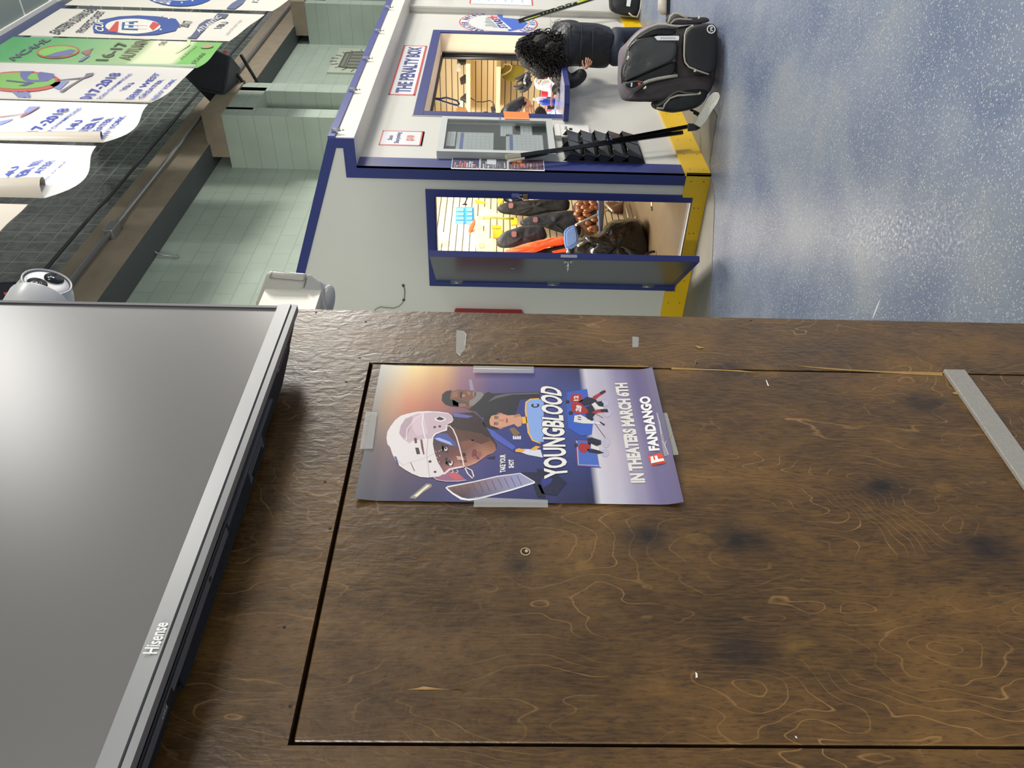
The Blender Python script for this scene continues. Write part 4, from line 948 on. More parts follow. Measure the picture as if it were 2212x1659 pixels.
b = B(); q = [DP(*p, bd-.036) for p in K([(400, 1095), (440, 1095), (440, 1125), (405, 1135)])]; b.prism(q, FW*.01, mat('orange_cloth', (230, 92, 60), .6)); b.build('orange_cloth', t)
b = B(); q = [DP(*p, bd-.036) for p in K([(295, 1095), (320, 1095), (315, 1155), (295, 1155)])]; b.prism(q, FW*.01, PAPER); b.build('white_tag', t)
pip('pocket_piping', [(1210, 245), (1130, 300), (1100, 380), (1092, 560), (1090, 700), (1105, 790), (1160, 860), (1290, 915), (1460, 972)], bd-.055, .006, PIPE)
pip('side_pocket_zip', [(680, 1475), (780, 1482), (800, 1420), (880, 1330), (990, 1290), (1150, 1280), (1320, 1265)], bd-.02, .007, PIPE)
pip('side_pocket_zip', [(680, 1440), (760, 1410), (860, 1310), (960, 1240), (1020, 1225), (1120, 1250), (1230, 1255)], bd-.02, .005, PIPED)
pip('right_pocket_piping', [(850, 205), (885, 110), (935, 65), (1000, 62), (1070, 95), (1140, 130)], bd+.03, .008, PIPE)
pip('right_pocket_piping', [(885, 215), (950, 155), (1020, 142), (1120, 150), (1210, 155)], bd+.03, .006, PIPE)
for p, q in (((258, 700), (238, 748)), ((520, 1150), (485, 1185)), ((1265, 905), (1235, 930)), ((1330, 1235), (1305, 1265)), ((1310, 105), (1300, 140)), ((1215, 240), (1205, 252))):
    pip('zip_puller', [p, ((p[0]+q[0])/2+14, (p[1]+q[1])/2+6), q], bd-.065, .0065, GOLD)
b = B(); q = [DP(*p, bd-.025) for p in K([(648, 408), (700, 396), (1005, 396), (1018, 410), (1012, 462), (690, 462)])]; b.prism(q, FW*.004, PAPER); WL = b.build('white_label', PB['front_flap'])
b = B(); L_ = K([(960, 440), (740, 440), (960, 415)]); L2 = [DP(*p, bd-.0262) for p in K([(735, 446), (735, 412), (975, 446)])]
o = B(); text(o, 'PRO ROLLER', DP(*K([(735, 446)])[0], bd-.0265), DP(*K([(975, 446)])[0], bd-.0265), DP(*K([(735, 415)])[0], bd-.0265), DGREY, bold=.0)
bpy.data.meshes  # (label lettering is only a faint grey line in the photo)
o.bm.free()
b.bm.free(); b = B()
for k in range(9):
    x = 742+k*25; q = [DP(*p, bd-.0262) for p in K([(x, 420+(k % 3)*2), (x+17, 420), (x+17, 438), (x, 438-(k % 2)*3)])]; b.prism(q, FW*.001, mat('faint_grey_print', (150, 148, 146), .5))
b.build('label_print', PB['front_flap'])['kind'] = 'stuff'
b = B(); c = DP(*K([(1495, 300)])[0], bd-.056); Mx = Matrix.Translation(c) @ frame(-FW, -DN); b.M = Mx
b.rings([[(math.cos(a)*r, math.sin(a)*r, z) for a in [2*math.pi*k/32 for k in range(32)]] for r, z in ((.031, 0), (.031, .002), (.024, .002), (.024, 0))], PAPER, cap=False)
for (pts) in ([(-.019, .008), (-.011, .008), (-.006, -.008), (-.003, -.008), (.002, .008), (-.002, .008), (-.0045, .001), (-.009, .001)], [(.0, .008), (.008, .008), (.012, -.006), (.016, .010), (.019, .008), (.014, -.012), (.009, -.012)], [(-.016, -.004), (-.010, -.004), (-.006, -.012), (-.012, -.012)]):
    b.prism([(x, y, .001) for x, y in pts], (0, 0, .001), PAPER)
b.build('round_badge', PB['front_pocket'])
pip('strap', [(1180, 1500), (1260, 1530), (1330, 1570), (1300, 1585), (1230, 1545)], bd+.1, .008, BLK)
for yy in (330, 1080): b = B(); c = DP(*K([(1575, yy)])[0], bd+.3); c.z = .045; b.cyl(c-RT*.02, c+RT*.02, .045, BLK, 18); b.build('wheel', t)
# second small bag in the background
t = thing('black_duffel_bag', 'small black bag with a white label against the wall at the top edge', 'bag', PX(1383, 22, 'z', 0))
soft('bag_body', [(1318, -30), (1320, 20), (1328, 28), (1350, 34), (1376, 36), (1384, 28), (1388, -30)], 8.95, .3, FABK, t, .14, .008, 3)
line_on('piping', [(1358, 28), (1366, 35), (1377, 37), (1383, 20), (1386, -6)], 8.93, .009, PIPE, t)
b = B(); b.prism([DP(x, y, 8.92) for x, y in ((1355, -8), (1365, -10), (1361, 14), (1353, 13))], FW*.004, PAPER); b.build('label_patch', t)
# shoe at the top edge
t = thing('sneaker', 'white and black sneaker of someone outside the photo at the top edge', 'shoe', PX(1448, 3, 'z', 0))
p = PX(1446, -2, 'z', 0); Mx = Matrix.Translation(p) @ Matrix.Rotation(-.9, 4, 'Z')
b = B(Mx); b.rings([[(x, w_*math.cos(a), .02+h_*.5+h_*.5*math.sin(a)) for a in [2*math.pi*k/12 for k in range(12)]] for x, w_, h_ in ((-.14, .03, .06), (-.10, .042, .09), (0, .045, .09), (.08, .048, .06), (.13, .03, .035))], mat('shoe_white', (208, 198, 184), .5)); b.build('upper', t)
b = B(Mx); b.prism([(-.15, -.04, 0), (.10, -.05, 0), (.15, 0, 0), (.10, .05, 0), (-.15, .04, 0)], (0, 0, .022), BLK); b.build('sole', t)
# ------------------------------------------------------------------ hockey sticks
STK = mat('stick_black', (14, 15, 18), .22, spec=.6); TAPEW = mat('white_tape', (236, 232, 220), .65, bump=.3, bs=90)
heel = PX(1499, 271, 'z', .055); toe = PX(1549, 206, 'z', .05); toe.z = .05
butt = PX(1099, 346, 'y', YC-.035)
t = thing('hockey_stick', 'black hockey stick with a white taped blade leaning on the booth beside the big bag', 'hockey stick', heel)
sh = (butt-heel).normalized(); sw = sh.cross(V3((0, 1, 0))).normalized()
def shaft(t_, a, c, nm='shaft', m=STK, w_=.015, d_=.010):
    ax = (c-a).normalized(); u = ax.cross(FW).normalized(); v = ax.cross(u); b = B()
    b.hexa([a-u*w_-v*d_, a+u*w_-v*d_, a+u*w_+v*d_, a-u*w_+v*d_, c-u*w_-v*d_, c+u*w_-v*d_, c+u*w_+v*d_, c-u*w_+v*d_], m); return b.build(nm, t_, bevel=.003)
shaft(t, heel, heel.lerp(butt, .92)); shaft(t, heel.lerp(butt, .92), butt, 'butt_tape', TAPEW, .017, .012)
b = B()
for k in range(2): a = heel.lerp(butt, .455+k*.02); b.tube([a, heel.lerp(butt, .463+k*.02)], .0195, mat('blue_tape', (34, 44, 150), .5), 8)
b.build('blue_tape_band', t)
b = B(); P = [PX(x, y, 'z', z) for x, y, z in ((1490, 271, .08), (1497, 262, .10), (1512, 242, .112), (1530, 215, .11), (1540, 205, .09))]
c0 = PX(1502, 279, 'z', .02)
low = [(1513, 275), (1525, 262), (1538, 240), (1550, 222), (1556, 208)]; up_ = [(1499, 268), (1508, 250), (1522, 226), (1533, 207), (1542, 199), (1552, 199)]
dB = [5.72, 5.69, 5.64, 5.60, 5.585, 5.58]
F1 = [DP(x, y, (5.75 if i == 0 else dB[i])) for i, (x, y) in enumerate(up_)]; F0 = [DP(x, y, dB[min(i, 5)]) for i, (x, y) in enumerate(low)]
b.prism(F1+F0[::-1], FW*.012, TAPEW); b.build('blade', t, bevel=.004)
b = B(); b.prism([DP(1487, 266, 5.78), DP(1499, 267, 5.75), DP(1514, 276, 5.72), DP(1505, 281, 5.74), DP(1486, 283, 5.8)], FW*.016, STK); b.build('blade_heel', t, bevel=.003)
t = thing('hockey_stick', 'second black hockey stick leaning just behind the one with the white blade', 'hockey stick', heel)
h2 = PX(1480, 268, 'z', .14)+V3((.03, .08, 0)); b2 = PX(1092, 340, 'y', YC-.085)
shaft(t, h2, h2.lerp(b2, .92)); shaft(t, h2.lerp(b2, .92), b2, 'butt_tape', mat('cream_tape', (196, 188, 160), .6), .016, .011)
# third stick, yellow and black, upper edge
t = thing('hockey_stick', 'black and yellow green hockey stick leaning on the far wall past the team logo', 'hockey stick', DP(1380, -30, 9.4))
a = PX(1121, 46, 'y', 2.43); c = PX(1340, -22, 'y', 2.25)
shaft(t, a, c, w_=.022, d_=.012); b = B(); YG = mat('stick_lime', (196, 212, 60), .3)
b.bm.free()
for k in range(9): b = B(); b.tube([a.lerp(c, .22+.035*k)-FW*.014+DN*.012, a.lerp(c, .235+.035*k)-FW*.014-DN*.002], .006, YG, 5); b.build('lime_stripe', t)
for p_, q_, r_ in ((.05, .2, .006), (.56, .72, .012)): b = B(); b.tube([a.lerp(c, p_)-FW*.014+RT*(-.012 if p_ < .1 else 0), a.lerp(c, q_)-FW*.014+RT*(-.012 if p_ < .1 else 0)], r_, YG, 5); b.build('lime_stripe', t)
b = B(); text(b, 'CCM', a.lerp(c, .34)-FW*.014+RT*.004, a.lerp(c, .58)-FW*.014+RT*.004, a.lerp(c, .34)-FW*.014+RT*.004-DN*.0+RT*.022, PAPER, bold=.03); b.build('maker_lettering', t)
# ------------------------------------------------------------------ booth interior: things seen through the door
C7 = lambda pts: cr(pts, 900, 380, 3.352); C8 = lambda pts: cr(pts, 930, 400, 7.373); CC = lambda pts: cr(pts, 1180, 400, 6.506)
t = thing('parts_organizer', 'blue plastic organizer case hanging on the slatwall', 'organizer', DP(983, 470, 9.0))
OB = mat('blue_case', (56, 140, 206), .25, var=.08)
b = B(); b.prism([DP(*p, 9.05) for p in C8([(400, 345), (690, 345), (700, 780), (395, 775)])], FW*.04, OB); b.build('case_body', t, bevel=.01)
for k in range(6):
    for (x0_, x1_) in ((415, 530), (575, 665)):
        y_ = 365+k*68; b = B(); b.prism([DP(*p, 9.04) for p in C8([(x0_, y_), (x1_, y_), (x1_, y_+48), (x0_, y_+48)])], FW*.02, mat('case_window', (120, 186, 226), .2, var=.2, vs=30)); b.build('compartment', t, bevel=.004)
def garment(lb, body, d, m, folds=(), crest=None, crc=(128, 84, 84), seed=1, nm='jacket', cat='jacket', grp=None, th=.16):
    t_ = thing(nm, lb, cat, DP(*body[0], d), grp); soft('shell', body, d, th, m, t_, .08, .03, seed)
    for f in folds: line_on('fold_seam', f, d-.005, .006, m, t_)
    if crest:
        b_ = B(); c_ = DP(*crest, d-.035); b_.M = Matrix.Translation(c_) @ frame(-FW, -DN)
        b_.prism([(math.cos(a_)*(.028+.010*(k_ % 2)), math.sin(a_)*(.024+.010*((k_+1) % 2)), 0) for k_, a_ in enumerate([2*math.pi*k/12 for k in range(12)])], (0, 0, .004), mat('crest_%d' % crc[0], crc, .6, var=.3, vs=90)); b_.build('crest', t_)
    return t_
JB_ = mat('jacket_black', (15, 14, 12), .7, var=.25, vs=9, bump=.4, bs=18); JN = mat('jacket_navy', (17, 20, 28), .65, var=.25, vs=9, bump=.4, bs=18)
garment('black team jacket hanging beside the padlocked side of the door', C8([(1060, 370), (1200, 280), (1400, 245), (1900, 225), (2230, 225), (2230, 400), (1900, 420), (1600, 500), (1300, 470), (1120, 450)]), 9.0, JB_, crest=C8([(1280, 325)])[0], seed=2)
garment('black bag shaped cover hanging below the black jacket', C8([(1140, 190), (1400, 200), (1500, 230), (1480, 260), (1160, 265)]), 9.1, BLK, seed=8, nm='glove_pack', cat='gloves', th=.05)
garment('navy team jacket hanging between the black jacket and the hooded one', C8([(1400, 590), (1550, 500), (1900, 440), (2230, 400), (2400, 420), (2420, 800), (2200, 790), (1700, 640), (1450, 660)]), 8.8, JN, crest=C8([(1670, 550)])[0], seed=3)
garment('dark hooded jacket hanging in front with a pink crest', C8([(1050, 860), (1180, 740), (1480, 640), (1800, 640), (1880, 840), (1780, 870), (1500, 960), (1250, 1010), (1100, 1010), (1040, 940)]), 8.3, JN, crest=C8([(1330, 780)])[0], seed=4)
garment('bright orange jersey hanging lowest in front of the dark jackets', C8([(1130, 1060), (1480, 940), (1720, 880), (2120, 815), (2230, 830), (2200, 930), (1900, 1000), (1600, 1090), (1400, 1140), (1200, 1120)]), 8.1, mat('orange_jersey', (240, 84, 30), .6, var=.1, bump=.3, bs=16), seed=5, nm='jersey', cat='jersey')
garment('dark garment with an orange stripe beneath the orange jersey', C8([(1500, 1110), (1850, 1010), (2150, 940), (2300, 960), (2300, 1110), (1900, 1150), (1550, 1150)]), 8.2, mat('charcoal_cloth', (40, 42, 48), .7, var=.2), seed=6, nm='folded_garment', cat='garment')
b = B(); b.prism([DP(*p, 8.12) for p in C8([(1930, 1050), (2200, 990), (2230, 1060), (1960, 1080)])], FW*.02, mat('orange_jersey')); tag(b.build('orange_sleeve', bevel=.005), 'small orange sleeve with a white stripe below the orange jersey', 'sleeve')
# shelf upright with cards
t = thing('display_rail', 'cream display rail with small price tags hanging on the slatwall', 'display', DP(1045, 500, 8.6))
CRM = mat('cream_card', (240, 224, 160), .6, var=.04)
b = B(); b.prism([DP(*p, 8.7) for p in C8([(715, 500), (760, 490), (745, 1075), (705, 1070)])], FW*.03, CRM); b.build('rail', t)
for pts in ([(765, 555), (870, 550), (870, 650), (765, 640)], [(755, 735), (915, 730), (920, 855), (755, 850)]):
    b = B(); b.prism([DP(*p, 8.66) for p in C8(pts)], FW*.004, CRM); b.build('price_tag', t)
t = thing('price_card', 'pale yellow card handwritten $50 hanging inside the booth door', 'card', DP(1048, 530, 8.5))
b = B(); b.prism([DP(*p, 8.5) for p in C8([(725, 855), (1005, 845), (1010, 1040), (980, 1055), (725, 1050)])], FW*.004, CRM); b.build('card', t)
b = B(); Q = C8([(870, 1010), (870, 920), (780, 1010)]); text(b, '$50', DP(*Q[0], 8.492), DP(*Q[1], 8.492), DP(*Q[2], 8.492), mat('pen_grey', (120, 120, 96), .6), bold=-.005); b.build('handwriting', t)
b = B(); b.prism([DP(*p, 8.9) for p in C8([(760, 440), (840, 340), (1000, 400), (1080, 470), (1060, 500), (760, 490)])], FW*.01, CRM); tag(b.build('paper_bag'), 'cream paper shape hanging between the organizer and the yellow packs', 'paper')
b = B(); b.prism([DP(*p, 8.6) for p in C8([(85, 760), (250, 745), (235, 900), (110, 960)])], FW*.004, CRM); tag(b.build('hanging_card'), 'blank cream card hanging at the top corner of the door opening', 'card')
b = B(); b.prism([DP(*p, 9.2) for p in C8([(255, 640), (330, 875), (330, 905), (250, 905)])], FW*.02, BLK); tag(b.build('dark_gap_panel'), 'black wedge shaped panel on the slatwall near the top of the door', 'panel')
YP = mat('yellow_pack', (232, 186, 36), .35, var=.15, vs=20)
for pts, lb, d in (([(970, 630), (1120, 640), (1130, 690), (975, 690)], 'small yellow pack hanging highest in the yellow column', 8.8), ([(985, 700), (1150, 710), (1140, 800), (1060, 850), (985, 830)], 'big yellow pack with a black notch in the yellow column', 8.8), ([(1270, 500), (1380, 520), (1400, 620), (1280, 640)], 'yellow pack beside the navy jacket collar', 8.9), ([(1070, 190), (1130, 190), (1160, 260), (1100, 310), (1065, 280)], 'yellow pack at the black jacket shoulder', 9.2), ([(700, 235), (760, 230), (880, 265), (880, 285), (710, 280)], 'yellow handled tool hanging near the padlock', 9.3)):
    b = B(); b.prism([DP(*p, d) for p in C8(pts)], FW*.05, YP); tag(b.build('yellow_pack', bevel=.006), lb, 'package', 'yellow packs on the slatwall')
line_on('lime_laces', C8([(830, 520), (1000, 515), (1200, 530), (1330, 535)]), 8.7, .012, mat('lime_lace', (150, 150, 50), .5)); tag(bpy.data.objects['lime_laces'], 'bundle of olive laces hanging across the yellow packs', 'laces')
for pts, m_, nm, lb, d in (([(600, 700), (640, 590), (730, 520), (735, 600), (650, 740), (640, 800), (600, 800)], mat('orange_jersey'), 'orange_mitt', 'orange mitt hanging beside the blue organizer', 8.9), ([(615, 810), (700, 740), (720, 830), (650, 860)], BLK, 'black_mitt', 'black mitt below the orange one', 8.9), ([(640, 1000), (690, 820), (710, 900), (660, 1040)], mat('pinkish_cloth', (226, 190, 190), .6), 'pink_ribbon', 'pale pink strip hanging under the orange mitt', 8.8)):
    o = soft(nm, C8(pts), d, .05, m_, None, .18, .004, 2); tag(o, lb, 'mitt' if 'mitt' in nm else 'ribbon')
b = B(); b.tube([DP(*p, 9.3) for p in C8([(595, 185), (560, 260), (540, 300), (510, 305), (585, 310)])], .008, BLK, 6); tag(b.build('wall_hook'), 'black wire hook on the slatwall above the organizer', 'hook')
# mesh sack of coppery pads
t = thing('ball_sack', 'sack packed with shiny copper brown crumpled rolls', 'sack', DP(1265, 470, 8.9))
COP = mat('copper_foil', (150, 96, 66), .28, .5, var=.3, vs=40)
soft('sack', CC([(400, 250), (480, 205), (600, 200), (720, 210), (730, 500), (700, 715), (590, 710), (500, 600), (410, 480), (390, 350)]), 8.7, .28, mat('brown_sack', (70, 44, 32), .5), t, .18, .01, 4)
rnd = random.Random(4)
for k in range(30):
    x = rnd.uniform(420, 700); y = rnd.uniform(220, 690)
    if x < 380+abs(y-330)*.5: continue
    b = B(); c = DP(*CC([(x, y)])[0], 8.68); b.ball(c, (.035, .03, .045), COP, 8, 6, fn=lambda d, q: q*(1+.3*noise.noise(d*3+c*7))); b.build('crumpled_roll', t)
# folding chair
CHB = mat('chair_blue', (92, 124, 184), .45, var=.05, bump=.1, bs=200); TUB = mat('chair_tube', (196, 188, 170), .3, .5)
t = thing('folding_chair', 'blue folding chair with beige metal legs standing in the booth doorway', 'chair', DP(1370, 470, 8.3))
b = B(); b.prism([DP(*p, 8.0) for p in CC([(248, 670), (262, 630), (300, 595), (360, 566), (400, 556), (415, 575), (438, 650), (452, 710), (450, 790), (436, 840), (415, 862), (345, 900), (310, 906), (280, 895), (262, 850), (252, 780)])], V3((FW.x, FW.y, 0))*.03, CHB); BR_ = b.build('backrest', t, bevel=.008, seg=3)
b = B(); b.prism([DP(*p, 7.995) for p in CC([(278, 680), (300, 640), (385, 580), (400, 590), (425, 690), (428, 770), (418, 800), (335, 858), (305, 860), (288, 835)])], V3((FW.x, FW.y, 0))*.02, mat('chair_blue_light', (112, 142, 198), .5, var=.04)); b.build('backrest_panel', BR_, bevel=.004)
b = B(); s_ = [DP(*CC([p])[0], d) for p, d in (((728, 210), 8.5), ((728, 400), 8.2), ((742, 770), 7.9), ((762, 700), 8.0), ((790, 400), 8.35), ((790, 215), 8.6))]
b.prism(s_, V3((0, 0, -.02)), CHB); b.build('seat', t, bevel=.006)
for a, c, da, dc in (((415, 560), (1090, 235), 8.1, 8.9), ((445, 850), (950, 575), 7.9, 8.4), ((1100, 235), (1160, 460), 8.9, 8.6), ((1250, 460), (1380, 395), 8.4, 8.5), ((820, 640), (960, 575), 8.2, 8.4), ((800, 240), (940, 370), 8.8, 8.5)):
    b = B(); b.tube([DP(*CC([a])[0], da), DP(*CC([c])[0], dc)], .013, TUB, 8); b.build('leg', t)
# garbage bag
GB = mat('bin_bag_plastic', (7, 7, 7), .2, spec=.6, bump=1.0, bs=11)
o = soft('garbage_bag', CC([(500, 720), (560, 710), (700, 740), (790, 700), (860, 620), (930, 520), (1000, 480), (1160, 470), (1290, 440), (1390, 480), (1450, 640), (1475, 800), (1478, 1000), (1470, 1110), (1000, 1160), (700, 1100), (560, 1010), (570, 900), (700, 820), (520, 790)]), 7.7, .5, GB, None, .22, .045, 9, sub=2)
tag(o, 'shiny black garbage bag slumped on the booth floor', 'garbage bag')
o = soft('dark_holdall', CC([(490, 760), (560, 700), (700, 730), (700, 850), (600, 1000), (480, 1020), (380, 960), (400, 880)]), 8.1, .3, mat('holdall_cloth', (28, 27, 28), .6, var=.2), None, .18, .02, 11); tag(o, 'dark cloth bundle behind the garbage bag and the chair back', 'bundle')
o = soft('brown_cushion', CC([(800, 235), (1000, 225), (1120, 250), (1140, 360), (1050, 400), (880, 380)]), 9.3, .2, mat('brown_cloth', (104, 66, 48), .6, var=.25), None, .18, .015, 12); tag(o, 'brown cloth bundle behind the chair legs', 'bundle')
o = soft('crumpled_jeans', CC([(1680, 245), (1780, 240), (1860, 250), (1885, 330), (1870, 390), (1800, 420), (1740, 380), (1700, 300)]), 7.0, .12, mat('washed_denim', (132, 146, 156), .7, var=.25, vs=20), None, .18, .02, 13); tag(o, 'crumpled grey blue cloth on the booth floor near the door', 'cloth')
for p_, lb in (((1545, 265), 'cream scrap lying on the booth floor'), ((1590, 330), 'dark splinter on the booth floor')):
    b = B(); c = DP(*CC([p_])[0], 7.6); c.z = .104; b.ball(c, (.035, .02, .006), CRM if 'cream' in lb else BLK, 8, 5, fn=lambda d, q: q*(1+.4*noise.noise(d*2))); tag(b.build('floor_scrap'), lb, 'scrap')
b = B(); c = PX(1417, 556, 'z', .10); b.tube([c+RT*math.cos(a)*.055+V3((0, 0, .01+.09*max(0, math.sin(a)))) for a in [math.pi*k/10 for k in range(11)]], .012, BLK, 8); tag(b.build('black_handle_ring'), 'small black rounded handle on the booth floor by the door leaf', 'handle')
# ------------------------------------------------------------------ through the service window
E5 = lambda pts: cr(pts, 850, 0, 5.53); G = lambda pts: cr(pts, 1060, 110, 11.06)
SHF = mat('cream_shelf', (236, 214, 160), .45, var=.04)
for i, (xx, ya, yb_, lb) in enumerate(((905, 670, 1362, 'upper cream shelf on the slatwall seen through the service window'), (1262, 705, 1335, 'lower cream shelf on the slatwall seen through the service window'))):
    p0 = PX(*E5([(xx, ya)])[0], 'x', 9.95); p1 = PX(*E5([(xx, yb_)])[0], 'x', 9.95); b = B(); b.box((9.66, p0.y, p0.z-.02), (10.2, p1.y, p0.z+.03), SHF); tag(b.build('wall_shelf'), lb, 'shelf')
ZS1 = PX(905+850*0+0, 0, 'x', 9.95).z
def on_x(x, y, X=9.9): return PX(*E5([(x, y)])[0], 'x', X)
t = thing('carabiner', 'navy looped carabiner cord hanging near the top left of the service window', 'cord', DP(932, 213, 7.66))
b = B(); b.tube([DP(*p, 7.66) for p in E5([(455, 1175), (560, 1180), (630, 1165), (760, 1205), (785, 1240), (770, 1258), (700, 1245), (600, 1215), (540, 1195), (455, 1175)])], .010, mat('navy_cord', (34, 42, 78), .5), 8); b.build('loop', t)
o = soft('yellow_cloth', E5([(1300, 800), (1400, 775), (1565, 780), (1560, 985), (1480, 985), (1310, 950), (1270, 870)]), 9.72, .02, mat('olive_yellow_cloth', (150, 136, 48), .7, var=.1), None, .05, .006, 3); tag(o, 'olive yellow cloth hanging under the lower shelf behind the service window', 'cloth')
line_on('beige_cable', E5([(1280, 830), (1320, 770), (1380, 765), (1415, 795), (1400, 840), (1340, 880), (1280, 905)]), 9.66, .010, SHF); tag(bpy.data.objects['beige_cable'], 'looped beige cable over the olive cloth', 'cable')
line_on('black_cable', E5([(920, 1170), (990, 1215), (1080, 1218), (1150, 1200), (1190, 1230), (1210, 1270)]), 9.6, .006, BLK); tag(bpy.data.objects['black_cable'], 'thin black cable hanging between the two shelves', 'cable')
line_on('black_ring_cable', E5([(1500, 1215), (1430, 1195), (1395, 1140), (1410, 1100), (1470, 1080), (1540, 1095), (1600, 1150)]), 10.2, .010, mat('dark_olive_cable', (60, 52, 40), .5)); tag(bpy.data.objects['black_ring_cable'], 'coiled dark cable hanging beside the clerk hand', 'cable')
for i, (pts, m_, lb, cat, nm) in enumerate((
        ([(790, 1170), (860, 1110), (885, 1120), (885, 1220), (830, 1190)], DGREY, 'dark grey box on the upper shelf beside the navy cord', 'box', 'shelf_box'),
        ([(790, 1195), (830, 1200), (830, 1290), (795, 1270)], WHT, 'small white box under the grey one on the upper shelf', 'box', 'shelf_box'),
        ([(745, 1300), (790, 1270), (870, 1290), (885, 1350), (760, 1350)], mat('tan_roll', (150, 110, 66), .5, var=.3, vs=30), 'tan coil of cord at the left end of the upper shelf', 'coil', 'cord_coil'),
        ([(760, 680), (820, 665), (860, 680), (870, 740), (800, 750), (765, 720)], BLK, 'black and blue head of a tool at the right end of the upper shelf', 'tool', 'bench_tool'),
        ([(750, 760), (800, 755), (810, 840), (750, 830)], WHT, 'white curled bracket on the upper shelf', 'bracket', 'bench_bracket'),
        ([(790, 930), (860, 880), (885, 960), (800, 990)], DGREY, 'dark cluster of small parts in the middle of the upper shelf', 'parts', 'small_parts'),
        ([(1075, 1330), (1130, 1330), (1130, 1370), (1075, 1370)], BLK, 'black box edge at the left of the window between the shelves', 'box', 'shelf_box'),
        ([(940, 672), (990, 670), (990, 695), (945, 700)], SHF, 'cream knob beside the black shutter track', 'knob', 'cream_knob'),
        ([(1160, 1270), (1210, 1265), (1225, 1320), (1170, 1330)], DGREY, 'grey clamp with a red tip on the lower shelf', 'clamp', 'clamp'))):
    b = B(); b.prism([DP(*p, 9.72) for p in E5(pts)], FW*.08, m_); tag(b.build(nm, bevel=.008), lb, cat)
# skates or straps heap behind the counter
t = thing('strap_heap', 'heap of black straps and skate parts standing behind the white rolls', 'straps', DP(1130, 180, 8.3)); SB = mat('strap_black', (30, 28, 28), .55, var=.4, vs=30)
for pts, r_ in (([(1460, 960), (1500, 950), (1560, 900), (1600, 860), (1650, 880)], .035), ([(1430, 1040), (1500, 1050), (1570, 1000), (1620, 930), (1660, 900)], .03), ([(1490, 1080), (1560, 1080), (1620, 1040), (1660, 960)], .032), ([(1540, 930), (1580, 1000), (1600, 1070)], .04), ([(1620, 850), (1600, 920), (1640, 1000)], .03)):
    b = B(); b.tube([DP(*p, 8.4-.03*k) for k, p in enumerate(E5(pts))], [r_*(.6+.4*math.sin(k+1)) for k in range(len(pts))], SB, 8); b.build('strap', t, sub=1)
b = B(); b.tube([DP(*p, 8.3) for p in E5([(1590, 880), (1560, 960), (1575, 1010)])], .012, CHROME, 6); b.build('buckle', t)
# things on the counter
t = thing('white_mug_rack', 'pair of white ring shaped rolls standing at the back of the counter', 'rolls', DP(1175, 178, 8.2))
RW = mat('ring_white', (218, 216, 204), .35, var=.04)
for (x, y, r_, dd) in ((1240, 790, .085, 8.35), (1340, 860, .062, 8.2)):
    b = B(); c = DP(*G([(x, y)])[0], dd); b.M = Matrix.Translation(c) @ frame((-FW+RT*.5+V3((0, 0, .25))).normalized(), (0, 0, 1)); n_ = 28
    b.rings([[(math.cos(a)*q, math.sin(a)*q, z) for a in [2*math.pi*k/n_ for k in range(n_)]] for q, z in ((r_*.74, 0), (r_, 0), (r_*1.02, .02), (r_, .05), (r_*.74, .05), (r_*.74, 0))], RW, cap=False); b.build('ring', t)
def bottle(lb, x, y, d, h, r, m1, m2, nm='bottle'):
    c = DP(*G([(x, y)])[0], d); c.z = 1.062; t_ = thing(nm, lb, 'bottle', c)
    b = B(); b.tube([c, c+V3((0, 0, h*.7)), c+V3((0, 0, h*.82)), c+V3((0, 0, h*.86))], [r, r, r*.5, r*.42], m1, 16); b.build('bottle_body', t_)
    b = B(); b.cyl(c+V3((0, 0, h*.86)), c+V3((0, 0, h)), r*.48, m2, 14); b.build('cap', t_)
ct = 1.062
b = B(); c = PX(1203, 207, 'z', ct+.02); b.prism([c+V3((x, y_, -.018)) for x, y_ in ((-.05, -.04), (.12, -.04), (.12, .03), (-.05, .03))], (0, 0, .02), mat('blister_silver', (196, 196, 200), .25, .3)); tag(b.build('blister_pack', bevel=.004), 'silver and white packet lying at the edge of the counter', 'packet')
bottle('small bottle with a blue body and white cap near the clerk hand', 1350, 1220, 7.6, .17, .032, mat('bottle_blue', (44, 70, 176), .25), WHT)
bottle('small clear bottle with a white cap beside the blue bottle', 1200, 1160, 7.9, .20, .026, mat('bottle_pale', (196, 196, 206), .2), WHT)
b = B(); c = PX(1197, 221, 'z', ct); b.box((c.x-.07, c.y-.03, ct), (c.x+.07, c.y+.05, ct+.075), BLK); tag(b.build('black_box', bevel=.01), 'glossy black box on the counter in front of the blue bottle', 'box')
b = B(); c = PX(1190, 234, 'z', ct); b.box((c.x-.1, c.y-.05, ct), (c.x+.06, c.y+.0, ct+.06), mat('coral_pack', (226, 88, 96), .4)); tag(b.build('coral_packet', bevel=.008), 'coral red packet on the counter near the orange note', 'packet')
b = B(); c = PX(1200, 248, 'z', ct); b.prism([c+V3((-.12, -.02, .0)), c+V3((.10, -.02, .0)), c+V3((.10, .03, .06)), c+V3((-.12, .03, .06))], (0, .012, 0), mat('card_sky', (96, 176, 220), .4)); b.prism([c+V3((-.10, -.022, .008)), c+V3((.06, -.022, .008)), c+V3((.06, .022, .052)), c+V3((-.10, .022, .052))], (0, .002, 0), PAPER); tag(b.build('price_tent'), 'white and sky blue card standing at the left end of the counter', 'card')
b = B(); c = PX(1178, 201, 'z', ct+.1); c = DP(1176, 201, 8.0); b.prism([DP(*p, 8.0) for p in G([(1205, 945), (1370, 970), (1370, 1055), (1210, 1050)])], FW*.08, mat('red_pack', (214, 44, 52), .35)); tag(b.build('red_packet', bevel=.006), 'red and white packet standing between the white rolls and the blue bottle', 'packet')
